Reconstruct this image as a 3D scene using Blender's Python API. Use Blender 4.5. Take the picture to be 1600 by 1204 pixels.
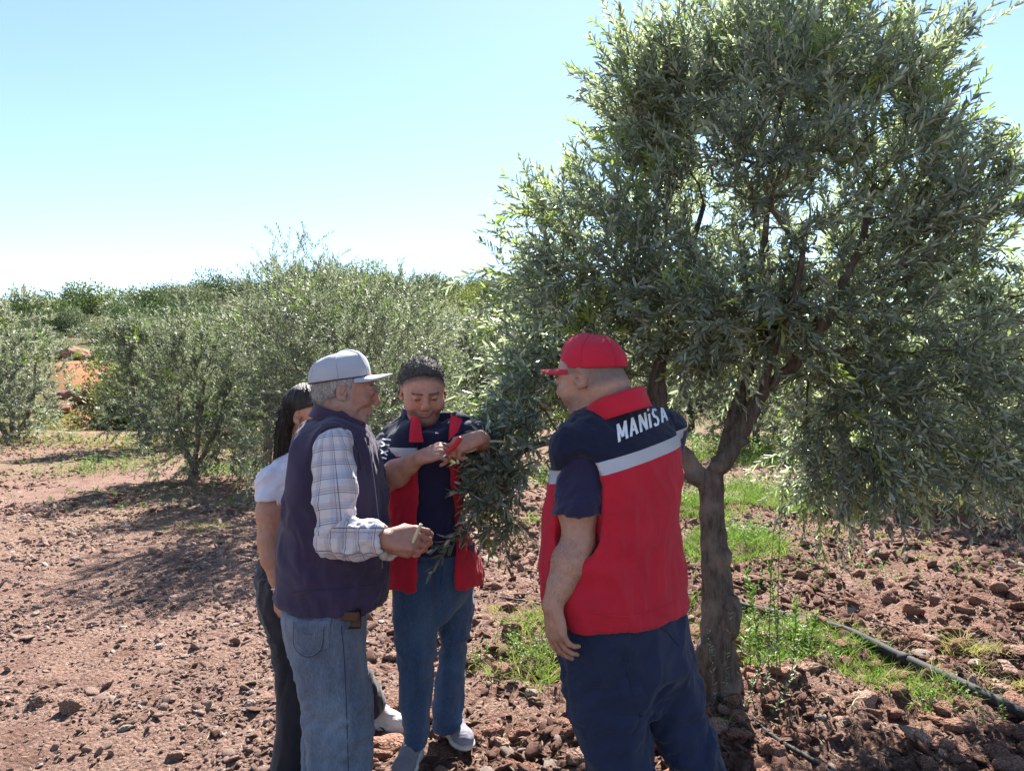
import bpy, math, random
import numpy as np
from mathutils import Vector, Matrix, noise as mnoise
from mathutils.bvhtree import BVHTree

for o in list(bpy.data.objects):
    bpy.data.objects.remove(o)
C = bpy.context.scene.collection
SC = bpy.context.scene

# ---------------------------------------------------------------- camera, sky, sun, exposure
CAM_H = 1.6
FOC = 1155.0            # focal length in photograph pixels (1600 wide)
cam = bpy.data.cameras.new('camera')
cam.sensor_width = 36.0
cam.lens = 36.0 * FOC / 1600.0
cam.clip_start = 0.05
cam.clip_end = 3000
camo = bpy.data.objects.new('camera', cam)
C.objects.link(camo)
camo.location = (0, 0, CAM_H)
camo.rotation_euler = (math.radians(90), 0, 0)
SC.camera = camo

SUN_EL, SUN_AZ = math.radians(45), math.radians(9)       # azimuth measured from +Y towards +X
world = bpy.data.worlds.new('World')
SC.world = world
world.use_nodes = True
wn = world.node_tree
wn.nodes.clear()
wo = wn.nodes.new('ShaderNodeOutputWorld')
bg = wn.nodes.new('ShaderNodeBackground')
sky = wn.nodes.new('ShaderNodeTexSky')
sky.sky_type = 'NISHITA'
sky.sun_disc = False
sky.sun_elevation = SUN_EL
sky.sun_rotation = SUN_AZ
sky.altitude = 200
sky.air_density = 1.0
sky.dust_density = 0.15
sky.ozone_density = 2.0
bg.inputs['Strength'].default_value = 0.066
wn.links.new(sky.outputs[0], bg.inputs['Color'])
wn.links.new(bg.outputs[0], wo.inputs['Surface'])

sl = bpy.data.lights.new('sun', 'SUN')
sl.energy = 5.0
sl.angle = math.radians(0.53)
sl.color = (1.0, 0.955, 0.89)
so = bpy.data.objects.new('sun', sl)
C.objects.link(so)
sd = Vector((math.sin(SUN_AZ) * math.cos(SUN_EL), math.cos(SUN_AZ) * math.cos(SUN_EL), math.sin(SUN_EL)))
so.rotation_euler = sd.to_track_quat('Z', 'Y').to_euler()
so.location = (3, 12, 14)

SC.view_settings.view_transform = 'Standard'
SC.view_settings.look = 'None'
SC.view_settings.gamma = 1
SC.view_settings.use_curve_mapping = False
SC.view_settings.exposure = 1.87
SC.render.engine = 'CYCLES'
SC.cycles.max_bounces = 8
SC.cycles.diffuse_bounces = 4
SC.cycles.transparent_max_bounces = 8

# ---------------------------------------------------------------- helpers
RNG = np.random.default_rng(7)
ORG = {}


def W(px, py, d):
    """a photograph pixel at depth d (metres along the view) as a point of the place"""
    return np.array(((px - 800) * d / FOC, d, CAM_H - (py - 602) * d / FOC))


def nrm(v):
    v = np.asarray(v, float)
    return v / (np.linalg.norm(v, axis=-1, keepdims=True) + 1e-12)


_tab = np.random.default_rng(3).random((32, 32, 32)).astype(np.float32)


def vnoise(P):
    """smooth value noise in 0..1, P (...,3)"""
    P = np.asarray(P, np.float32)
    i = np.floor(P).astype(np.int32)
    f = P - i
    f = f * f * (3 - 2 * f)
    i &= 31
    j = (i + 1) & 31
    x0, y0, z0 = i[..., 0], i[..., 1], i[..., 2]
    x1, y1, z1 = j[..., 0], j[..., 1], j[..., 2]
    fx, fy, fz = f[..., 0], f[..., 1], f[..., 2]
    a = _tab[x0, y0, z0] * (1 - fx) + _tab[x1, y0, z0] * fx
    b = _tab[x0, y1, z0] * (1 - fx) + _tab[x1, y1, z0] * fx
    c = _tab[x0, y0, z1] * (1 - fx) + _tab[x1, y0, z1] * fx
    d = _tab[x0, y1, z1] * (1 - fx) + _tab[x1, y1, z1] * fx
    a = a * (1 - fy) + b * fy
    c = c * (1 - fy) + d * fy
    return a * (1 - fz) + c * fz


def fbm(P, octs=4, gain=0.5):
    P = np.asarray(P, np.float32)
    s, a, t = 0, 1.0, 0
    for k in range(octs):
        s = s + a * vnoise(P * 2 ** k + 7.3 * k)
        t += a
        a *= gain
    return s / t


def sstep(a, b, x):
    t = np.clip((np.asarray(x, float) - a) / (b - a), 0, 1)
    return t * t * (3 - 2 * t)


# ---- materials
def mat(name, color, rough=0.8, var=0.15, vscale=6.0, bump=0.0, bscale=200.0, spec=0.3, attr=None, sheen=0.0,
        coords='Object', sss=0.0, build=None):
    m = bpy.data.materials.new(name)
    m.use_nodes = True
    nt = m.node_tree
    b = nt.nodes['Principled BSDF']
    b.inputs['Roughness'].default_value = rough
    b.inputs['Specular IOR Level'].default_value = spec
    if sheen:
        b.inputs['Sheen Weight'].default_value = sheen
        b.inputs['Sheen Roughness'].default_value = 0.5
    if sss:
        b.inputs['Subsurface Weight'].default_value = sss
        b.inputs['Subsurface Radius'].default_value = (0.012, 0.004, 0.002)
        b.inputs['Subsurface Scale'].default_value = 1.0
    tc = nt.nodes.new('ShaderNodeTexCoord')
    n1 = nt.nodes.new('ShaderNodeTexNoise')
    n1.inputs['Scale'].default_value = vscale
    n1.inputs['Detail'].default_value = 6
    nt.links.new(tc.outputs[coords], n1.inputs['Vector'])
    mr = nt.nodes.new('ShaderNodeMapRange')
    mr.inputs['From Min'].default_value = 0.3
    mr.inputs['From Max'].default_value = 0.7
    mr.inputs['To Min'].default_value = 1 - var
    mr.inputs['To Max'].default_value = 1 + var
    nt.links.new(n1.outputs['Fac'], mr.inputs['Value'])
    mul = nt.nodes.new('ShaderNodeVectorMath')
    mul.operation = 'SCALE'
    nt.links.new(mr.outputs[0], mul.inputs['Scale'])
    if attr:
        at = nt.nodes.new('ShaderNodeAttribute')
        at.attribute_name = attr
        nt.links.new(at.outputs['Color'], mul.inputs[0])
    else:
        mul.inputs[0].default_value = color[:3]
    nt.links.new(mul.outputs[0], b.inputs['Base Color'])
    if bump:
        n2 = nt.nodes.new('ShaderNodeTexNoise')
        n2.inputs['Scale'].default_value = bscale
        n2.inputs['Detail'].default_value = 4
        nt.links.new(tc.outputs[coords], n2.inputs['Vector'])
        bp = nt.nodes.new('ShaderNodeBump')
        bp.inputs['Strength'].default_value = 1.0
        bp.inputs['Distance'].default_value = bump
        nt.links.new(n2.outputs['Fac'], bp.inputs['Height'])
        nt.links.new(bp.outputs[0], b.inputs['Normal'])
    if build:
        build(nt, b, tc, mul)
    return m


def math_node(nt, op, a, b=None, c=None):
    n = nt.nodes.new('ShaderNodeMath')
    n.operation = op
    for k, v in enumerate((a, b, c)):
        if v is None:
            continue
        if isinstance(v, (int, float)):
            n.inputs[k].default_value = v
        else:
            nt.links.new(v, n.inputs[k])
    return n.outputs[0]


def mixc(nt, fac, a, b):
    n = nt.nodes.new('ShaderNodeMix')
    n.data_type = 'RGBA'
    for sock, v in ((n.inputs[0], fac), (n.inputs[6], a), (n.inputs[7], b)):
        if isinstance(v, (int, float)):
            sock.default_value = v
        elif isinstance(v, tuple):
            sock.default_value = (*v[:3], 1)
        else:
            nt.links.new(v, sock)
    return n.outputs[2]


# ---- meshes
def mesh_np(name, V, F, smooth=True, attrs=None):
    """V (n,3); F list of (m,k) index arrays of constant k each"""
    if not isinstance(F, list):
        F = [F]
    F = [np.asarray(f, np.int32) for f in F if len(f)]
    me = bpy.data.meshes.new(name)
    V = np.ascontiguousarray(V, np.float32)
    me.vertices.add(len(V))
    me.vertices.foreach_set('co', V.ravel())
    loops = np.concatenate([f.ravel() for f in F])
    tot = np.concatenate([np.full(len(f), f.shape[1], np.int32) for f in F])
    start = np.concatenate([[0], np.cumsum(tot)[:-1]]).astype(np.int32)
    me.loops.add(len(loops))
    me.loops.foreach_set('vertex_index', loops)
    me.polygons.add(len(tot))
    me.polygons.foreach_set('loop_start', start)
    me.update(calc_edges=True)
    if smooth:
        me.polygons.foreach_set('use_smooth', np.ones(len(tot), bool))
    if attrs:
        for k, a in attrs.items():
            a = np.ascontiguousarray(a, np.float32)
            if a.ndim == 1:
                me.attributes.new(k, 'FLOAT', 'POINT').data.foreach_set('value', a)
            elif a.shape[1] == 3:
                me.attributes.new(k, 'FLOAT_VECTOR', 'POINT').data.foreach_set('vector', a.ravel())
    return me


def link(name, me, m=None, parent=None, kind=None, label=None, cat=None, group=None):
    o = bpy.data.objects.new(name, me)
    C.objects.link(o)
    if m is not None and me is not None and not me.materials:
        for q in (m if isinstance(m, (list, tuple)) else [m]):
            me.materials.append(q)
    if parent is not None:
        o.parent = parent
        ORG[o.name] = ORG.get(parent.name, np.zeros(3))
    tag(o, label, cat, group, kind)
    return o


def tag(o, label=None, cat=None, group=None, kind=None):
    if label:
        o['label'] = label
    if cat:
        o['category'] = cat
    if group:
        o['group'] = group
    if kind:
        o['kind'] = kind
    return o


def thing(name, loc, label, cat, group=None):
    o = bpy.data.objects.new(name, None)
    C.objects.link(o)
    o.location = loc
    o.empty_display_size = 0.1
    ORG[o.name] = np.array(loc, float)
    return tag(o, label, cat, group)


def part(name, V, F, m, parent, smooth=True, attrs=None, kind=None, label=None):
    """V given in world coordinates"""
    V = np.asarray(V, float) - ORG[parent.name]
    return link(name, mesh_np(name, V, F, smooth, attrs), m, parent, kind, label)


def copy_tree(o, parent=None):
    c = o.copy()
    C.objects.link(c)
    if parent is not None:
        c.parent = parent
    for ch in list(o.children):
        copy_tree(ch, c)
    return c


def tube(pts, rad, sides=8, caps=True, twist=0.0):
    """swept tube; returns V,F list"""
    pts = np.asarray(pts, float)
    n = len(pts)
    rad = np.broadcast_to(np.asarray(rad, float), (n,))
    T = np.gradient(pts, axis=0)
    T = nrm(T)
    up = np.array((0, 0, 1.0)) if abs(T[0][2]) < 0.9 else np.array((1.0, 0, 0))
    A = nrm(np.cross(T[0], up))
    rows = []
    for i in range(n):
        A = nrm(A - T[i] * np.dot(A, T[i]))
        B = np.cross(T[i], A)
        th = np.arange(sides) * 2 * math.pi / sides + twist * i
        rows.append(pts[i] + rad[i] * (np.cos(th)[:, None] * A + np.sin(th)[:, None] * B))
    V = np.concatenate(rows)
    i, j = np.meshgrid(np.arange(n - 1), np.arange(sides), indexing='ij')
    a = i * sides + j
    b = i * sides + (j + 1) % sides
    F = [np.stack([a, b, b + sides, a + sides], -1).reshape(-1, 4)]
    if caps:
        V = np.concatenate([V, pts[:1], pts[-1:]])
        k = np.arange(sides)
        F.append(np.stack([np.full(sides, n * sides), (k + 1) % sides, k], -1))
        F.append(np.stack([np.full(sides, n * sides + 1), (n - 1) * sides + k, (n - 1) * sides + (k + 1) % sides], -1))
    return V, F


def join(parts_):
    Vs, Fs, off = [], {}, 0
    for V, F in parts_:
        for f in (F if isinstance(F, list) else [F]):
            f = np.asarray(f)
            if len(f):
                Fs.setdefault(f.shape[1], []).append(f + off)
        Vs.append(V)
        off += len(V)
    return np.concatenate(Vs), [np.concatenate(v) for v in Fs.values()]


def smoothpath(pts, n=8):
    """Catmull-Rom through the points"""
    P = np.asarray(pts, float)
    P = np.vstack([2 * P[0] - P[1], P, 2 * P[-1] - P[-2]])
    out = []
    for i in range(1, len(P) - 2):
        for t in np.linspace(0, 1, n, endpoint=False):
            a, b, c, d = P[i - 1], P[i], P[i + 1], P[i + 2]
            out.append(0.5 * (2 * b + (c - a) * t + (2 * a - 5 * b + 4 * c - d) * t * t + (3 * b - a - 3 * c + d) * t ** 3))
    out.append(P[-2])
    return np.array(out)


# ---- signed-distance modelling
class Grid:
    def __init__(s, lo, hi, h, zf=None, zc=None):
        s.h = h
        s.lo = np.array(lo, float) - 2 * h
        n = np.ceil((np.array(hi) - s.lo) / h).astype(int) + 3
        s.ax = [(s.lo[i] + h * np.arange(n[i])).astype(np.float32) for i in range(3)]
        if zf is not None:              # fine layers only where the detail is
            z, zs = s.lo[2], []
            while z < hi[2] + 3 * (zc or h):
                zs.append(z)
                z += h if any(a <= z <= b for a, b in zf) else zc
            s.ax[2] = np.array(zs, np.float32)
            n[2] = len(zs)
        s.F = np.full(n, 0.3, np.float32)

    def op(s, prim, k=0.0, mode='add'):
        lo, hi, fn = prim
        sl = []
        for i in range(3):
            m = 0.03 + k
            a = max(0, int(np.searchsorted(s.ax[i], lo[i] - m)) - 1)
            b = min(len(s.ax[i]), int(np.searchsorted(s.ax[i], hi[i] + m)) + 1)
            if b <= a:
                return
            sl.append(slice(a, b))
        sl = tuple(sl)
        X, Y, Z = s.ax[0][sl[0]][:, None, None], s.ax[1][sl[1]][None, :, None], s.ax[2][sl[2]][None, None, :]
        d = fn(X, Y, Z).astype(np.float32)
        A = s.F[sl]
        if mode == 'add':
            s.F[sl] = smin(A, d, k)
        elif mode == 'sub':
            s.F[sl] = -smin(-A, d, k)

    def cut(s, fn):
        """keep where fn(X,Y,Z) < 0 (whole grid)"""
        X, Y, Z = s.ax[0][:, None, None], s.ax[1][None, :, None], s.ax[2][None, None, :]
        s.F = np.maximum(s.F, fn(X, Y, Z).astype(np.float32))

    def mesh(s):
        F = s.F
        S = F < 0
        n = F.shape
        c = [slice(0, -1), slice(1, None)]
        cnt = np.zeros([k - 1 for k in n], np.int8)
        for a in c:
            for b in c:
                for d in c:
                    cnt += S[a, b, d]
        act = (cnt > 0) & (cnt < 8)
        idx = np.full(act.shape, -1, np.int32)
        I = np.argwhere(act)
        idx[act] = np.arange(len(I))
        acc = np.zeros((len(I), 3))
        num = np.zeros(len(I))
        cor = {}
        for a in (0, 1):
            for b in (0, 1):
                for d in (0, 1):
                    cor[a, b, d] = F[I[:, 0] + a, I[:, 1] + b, I[:, 2] + d].astype(float)
        for ax in range(3):
            for u in (0, 1):
                for v in (0, 1):
                    p0 = [u, v]
                    p0.insert(ax, 0)
                    p1 = [u, v]
                    p1.insert(ax, 1)
                    f0, f1 = cor[tuple(p0)], cor[tuple(p1)]
                    m = (f0 < 0) != (f1 < 0)
                    t = f0 / np.where(m, f0 - f1, 1)
                    q = np.tile(np.array(p0, float), (len(I), 1))
                    q[:, ax] = t
                    acc[m] += q[m]
                    num[m] += 1
        Vi = I + acc / num[:, None]
        V = np.stack([np.interp(Vi[:, k], np.arange(n[k]), s.ax[k]) for k in range(3)], -1)
        quads = []
        for ax in range(3):
            s0 = [slice(1, -1)] * 3
            s1 = [slice(1, -1)] * 3
            s0[ax] = slice(0, -1)
            s1[ax] = slice(1, None)
            A, B = S[tuple(s0)], S[tuple(s1)]
            e = np.argwhere(A != B)
            if not len(e):
                continue
            off = np.array([1, 1, 1])
            off[ax] = 0
            e = e + off
            flip = S[e[:, 0], e[:, 1], e[:, 2]]
            o1, o2 = [k for k in range(3) if k != ax]
            q = []
            for (u, v) in ((0, 0), (1, 0), (1, 1), (0, 1)):
                w = e.copy()
                w[:, o1] -= 1 - u
                w[:, o2] -= 1 - v
                q.append(idx[w[:, 0], w[:, 1], w[:, 2]])
            q = np.stack(q, -1)
            if ax == 1:
                flip = ~flip
            q[~flip] = q[~flip][:, ::-1]
            quads.append(q)
        Q = np.concatenate(quads)
        Q = Q[(Q >= 0).all(1)]
        return V, Q


def smin(a, b, k):
    if k <= 0:
        return np.minimum(a, b)
    h = np.maximum(k - np.abs(a - b), 0) / k
    return np.minimum(a, b) - h * h * (k / 4)


def rc(a, b, ra, rb=None):
    a, b = np.asarray(a, float), np.asarray(b, float)
    rb = ra if rb is None else rb
    m = max(ra, rb)
    ab = b - a
    L2 = max(float(ab @ ab), 1e-12)

    def fn(X, Y, Z):
        x, y, z = X - a[0], Y - a[1], Z - a[2]
        t = np.clip((x * ab[0] + y * ab[1] + z * ab[2]) / L2, 0, 1)
        return np.sqrt((x - t * ab[0]) ** 2 + (y - t * ab[1]) ** 2 + (z - t * ab[2]) ** 2) - (ra + (rb - ra) * t)
    return np.minimum(a, b) - m, np.maximum(a, b) + m, fn


def ell(c, r, M=None):
    """ellipsoid; M rows are its axes"""
    c, r = np.asarray(c, float), np.asarray(r, float)
    M = np.eye(3) if M is None else np.asarray(M, float)
    R = np.sqrt(((M * r[:, None]) ** 2).sum(0))

    def fn(X, Y, Z):
        x, y, z = X - c[0], Y - c[1], Z - c[2]
        q = [(M[i, 0] * x + M[i, 1] * y + M[i, 2] * z) / r[i] for i in range(3)]
        k0 = np.sqrt(q[0] ** 2 + q[1] ** 2 + q[2] ** 2) + 1e-6
        k1 = np.sqrt((q[0] / r[0]) ** 2 + (q[1] / r[1]) ** 2 + (q[2] / r[2]) ** 2) + 1e-6
        return k0 * (k0 - 1) / k1
    return c - R, c + R, fn


def box(c, hf, M=None, rd=0.01):
    c, hf = np.asarray(c, float), np.asarray(hf, float)
    M = np.eye(3) if M is None else np.asarray(M, float)
    R = np.sqrt(((M * hf[:, None]) ** 2).sum(0)) * 1.5

    def fn(X, Y, Z):
        x, y, z = X - c[0], Y - c[1], Z - c[2]
        q = [np.abs(M[i, 0] * x + M[i, 1] * y + M[i, 2] * z) - hf[i] + rd for i in range(3)]
        o = np.sqrt(sum(np.maximum(v, 0) ** 2 for v in q))
        return o + np.minimum(np.maximum(np.maximum(q[0], q[1]), q[2]), 0) - rd
    return c - R, c + R, fn


def zloft(rows, yaw=0.0, ex=2.0, grow=0.0):
    """rows of (z, cx, cy, a, b): superelliptic sections; a along (cos yaw, sin yaw), b across"""
    R = np.array(sorted(rows), float)
    cy_, sy_ = math.cos(yaw), math.sin(yaw)
    m = max(R[:, 3].max(), R[:, 4].max()) + grow

    def fn(X, Y, Z):
        z = np.clip(Z, R[0, 0], R[-1, 0])
        cx, cy, a, b = [_cub(z.ravel(), R[:, 0], R[:, k]).reshape(z.shape) for k in (1, 2, 3, 4)]
        a = a + grow
        b = b + grow
        u = ((X - cx) * cy_ + (Y - cy) * sy_) / a
        v = (-(X - cx) * sy_ + (Y - cy) * cy_) / b
        k0 = (np.abs(u) ** ex + np.abs(v) ** ex) ** (1 / ex) + 1e-6
        k1 = np.sqrt((u / a) ** 2 + (v / b) ** 2) + 1e-6
        r2 = np.sqrt(u * u + v * v) + 1e-6
        d = r2 * (k0 - 1) / k1
        e = np.maximum(R[0, 0] - grow - Z, Z - R[-1, 0] - grow)
        return np.maximum(d, e)
    lo = np.array((R[:, 1].min() - m, R[:, 2].min() - m, R[0, 0] - grow))
    hi = np.array((R[:, 1].max() + m, R[:, 2].max() + m, R[-1, 0] + grow))
    return lo, hi, fn


def _cub(x, xp, fp):
    """monotone-ish cubic interpolation"""
    m = np.gradient(fp, xp)
    i = np.clip(np.searchsorted(xp, x) - 1, 0, len(xp) - 2)
    h = xp[i + 1] - xp[i]
    t = (x - xp[i]) / h
    t2, t3 = t * t, t * t * t
    return (2 * t3 - 3 * t2 + 1) * fp[i] + (t3 - 2 * t2 + t) * h * m[i] + (-2 * t3 + 3 * t2) * fp[i + 1] + (t3 - t2) * h * m[i + 1]


def rows_px(L, d, depth, yaw=0.0, dy=0.0):
    """rows (py, left px, right px[, b/a or depth]) into zloft rows; depth = half depth in m or ratio if yaw"""
    out = []
    for r in L:
        py, l, q = r[:3]
        dd = d + (r[4] if len(r) > 4 else 0)
        w = (q - l) / 2 * dd / FOC
        cx = ((l + q) / 2 - 800) * dd / FOC
        b = r[3] if len(r) > 3 and r[3] else depth
        if yaw:
            a = w / math.sqrt(math.cos(yaw) ** 2 + (b * math.sin(yaw)) ** 2)
            b = a * b
        else:
            a = w
        out.append((CAM_H - (py - 602) * dd / FOC, cx, dd + dy, a, b))
    return out


def vnormals(V, Q):
    n = np.cross(V[Q[:, 2]] - V[Q[:, 0]], V[Q[:, 3]] - V[Q[:, 1]])
    N = np.zeros_like(V)
    for k in range(4):
        for c in range(3):
            N[:, c] += np.bincount(Q[:, k], n[:, c], len(V))
    return nrm(N)


def relax(V, Q, it=1, w=0.5):
    for _ in range(it):
        S = np.zeros_like(V)
        c = np.zeros(len(V))
        for k in range(4):
            a, b = Q[:, k], Q[:, (k + 1) % 4]
            for ax in range(3):
                S[:, ax] += np.bincount(a, V[b, ax], len(V))
            c += np.bincount(a, minlength=len(V))
        V = V * (1 - w) + w * S / np.maximum(c, 1)[:, None]
    return V


def wrinkle(V, Q, amp, scale, seed=0, rot=0.0, mask=None):
    """cloth folds as ridged noise, scale=(x,y,z) frequencies"""
    N = vnormals(V, Q)
    cr, sr = math.cos(rot), math.sin(rot)
    P = np.stack([V[:, 0] * cr - V[:, 2] * sr, V[:, 1], V[:, 0] * sr + V[:, 2] * cr], -1)
    warp = fbm(P * 5 + seed, 2)[:, None] * 0.6
    n = vnoise((P + warp * 0.12) * np.array(scale) + seed * 3.1)
    n = 1 - np.abs(2 * n - 1)
    n2 = vnoise((P + warp * 0.1) * np.array(scale) * 2.1 + seed * 1.7 + 9)
    n2 = 1 - np.abs(2 * n2 - 1)
    d = 1.7 * amp * ((n ** 1.5 - 0.45) + 0.45 * (n2 ** 1.5 - 0.45))
    cz = vnoise((P + warp * 0.15) * np.array(scale) * 0.8 + seed * 4.3 + 17)
    d = d - 0.5 * amp * np.exp(-np.abs(2 * cz - 1) / 0.07)
    if mask is not None:
        d = d * mask
    return V + N * d[:, None]


def bvh(V, F):
    return BVHTree.FromPolygons([Vector(v) for v in V], [tuple(int(i) for i in f) for f in F])


def project(tree, P, N, off):
    """drop points on a surface along -N, leave them off above it"""
    N = Vector(N)
    out = []
    for p in P:
        h = tree.ray_cast(Vector(p) + N * 0.25, -N)
        if h[0] is None:
            h = tree.find_nearest(Vector(p))
        n = h[1]
        if n.dot(N) < 0:
            n = -n
        out.append(np.array(h[0] + n * off))
    return np.array(out)


def patch(tree, O, S, U, N, outline, off=0.003, thick=0.002, n=10):
    """a thin cloth patch lying on a surface: outline(u in 0..1, v in 0..1)->(s,t) metres"""
    uu, vv = np.meshgrid(np.linspace(0, 1, n), np.linspace(0, 1, n), indexing='ij')
    P = []
    for u, v in zip(uu.ravel(), vv.ravel()):
        s_, t_ = outline(u, v)
        P.append(O + S * s_ + U * t_)
    top = project(tree, P, N, off)
    bot = top - np.asarray(N) * (thick + off * 0.9)
    V = np.concatenate([top, bot])
    i, j = np.meshgrid(np.arange(n - 1), np.arange(n - 1), indexing='ij')
    a = (i * n + j).ravel()
    F = [np.stack([a, a + n, a + n + 1, a + 1], -1)]
    m = n * n
    ring = [k * n for k in range(n)] + [(n - 1) * n + k for k in range(1, n)] + [k * n + n - 1 for k in range(n - 2, -1, -1)] + [k for k in range(n - 2, 0, -1)]
    ring = np.array(ring)
    r2 = np.roll(ring, -1)
    F.append(np.stack([ring, r2, r2 + m, ring + m], -1))
    return V, F


def ribbon(tree, pts, N, w=0.0012, off=0.002, n=6):
    """a raised seam: thin tube laid along projected points"""
    pts = smoothpath(pts, n)
    P = project(tree, pts, nrm(np.array((0, 0, CAM_H)) - np.mean(pts, 0)), off)
    for _ in range(2):
        P[1:-1] = (P[:-2] + 2 * P[1:-1] + P[2:]) / 4
    return tube(P, w, 4)

# ================================================================ terrain
RIDGE = 112.0


def ground_h(x, y):
    x, y = np.asarray(x, float), np.asarray(y, float)
    h = 0.05 * (fbm(np.stack([x * 0.22, y * 0.22, np.zeros_like(x)], -1), 3) - 0.5) * sstep(1, 4, y)
    wob = 5 * np.sin(x * 0.05 + 1.0)
    yy = y - wob * 0.4
    h = h + 2.6 * sstep(27, 37, yy) + 8.2 * sstep(34, RIDGE, yy) * (1 + 0.22 * np.sin(x * 0.045 + 1.9) + 0.08 * np.sin(x * 0.11))
    h = h + 2.6 * sstep(-62, -34, x) * sstep(60, RIDGE, y) * sstep(20, -10, x)
    h = h - 6 * sstep(RIDGE, 260, y)
    h = h + 0.5 * (fbm(np.stack([x * 0.1, y * 0.1, np.ones_like(x)], -1), 3) - 0.5) * sstep(24, 40, y)
    return h


def clod_h(x, y):
    """tilled-earth relief"""
    z = np.zeros_like(x)
    P = np.stack([x, y, z], -1)
    till = 0.35 + 0.65 * sstep(-0.9, 0.2, x + 0.25 * np.sin(y * 1.1))      # the track on the left is smoother
    a = np.abs(2 * fbm(P * 3.2, 2) - 1)
    b = np.abs(2 * vnoise(P * 9 + 3) - 1)
    c = np.abs(2 * vnoise(P * 21 + 5) - 1)
    r = (0.085 * (0.5 - a) + 0.040 * (0.5 - b) * 1.4 + 0.020 * (0.5 - c) * 1.5) * till + 0.012 * (0.5 - c) + 0.008 * (0.5 - b) * (1 - till)
    # small soil mounds in the tilled ground
    r = r + 0.10 * np.maximum(fbm(P * 1.3 + 11, 2) - 0.58, 0) * 2.2 * till
    fade = 1 - 0.6 * sstep(12, 30, y)
    return r * fade


def gz(x, y):
    return float(ground_h(np.array([x]), np.array([y]))[0] + clod_h(np.array([x]), np.array([y]))[0])


def gp(px, py):
    d = FOC * CAM_H / (py - 602)
    return (px - 800) * d / FOC, d


def build_ground():
    ys = [-60, -35, -20, -12, -7, -4, -2, -0.8, 0.0, 0.5]
    y = 0.9
    while y < 420:
        ys.append(y)
        y += max(0.016, (y + 0.6) * 0.0095)
    ys = np.array(ys + [600.0, 900.0])
    us = np.linspace(-1.25, 1.25, 290)
    us = np.sign(us) * np.abs(us) ** 1.15
    wd = np.where(ys > 0.85, ys + 0.9, 1.75 + (0.9 - ys) * 1.6)
    X = us[None, :] * wd[:, None]
    Y = np.repeat(ys[:, None], len(us), 1)
    Z = ground_h(X, Y) + clod_h(X, Y) * (Y > 0.4)
    V = np.stack([X, Y, Z], -1).reshape(-1, 3)
    n, m = len(ys), len(us)
    i, j = np.meshgrid(np.arange(n - 1), np.arange(m - 1), indexing='ij')
    a = (i * m + j).ravel()
    F = np.stack([a, a + 1, a + m + 1, a + m], -1)
    x, yv = V[:, 0], V[:, 1]
    # cover: 1 = dry straw / weeds over the soil, mostly towards the field edge and round the trees
    nz = fbm(np.stack([x * 0.55, yv * 0.3, x * 0 + 4], -1), 4)
    straw = sstep(0.50, 0.66, nz) * sstep(6, 11, yv) * 0.8
    straw = np.maximum(straw, sstep(19, 24, yv + 4 * nz) * sstep(-3, -9, x + 6 * (nz - .5)))
    tilled = sstep(-1.2, 0.3, x + 0.25 * np.sin(yv * 1.1))
    hill = sstep(24, 34, yv)
    bank = np.exp(-(((x / np.maximum(yv, 1) + .575) / .045) ** 2)) * sstep(24, 28, yv) * sstep(46, 38, yv)
    return mesh_np('ground', V, F, True, {'straw': straw, 'tilled': tilled, 'hill': hill, 'bank': bank})


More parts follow.
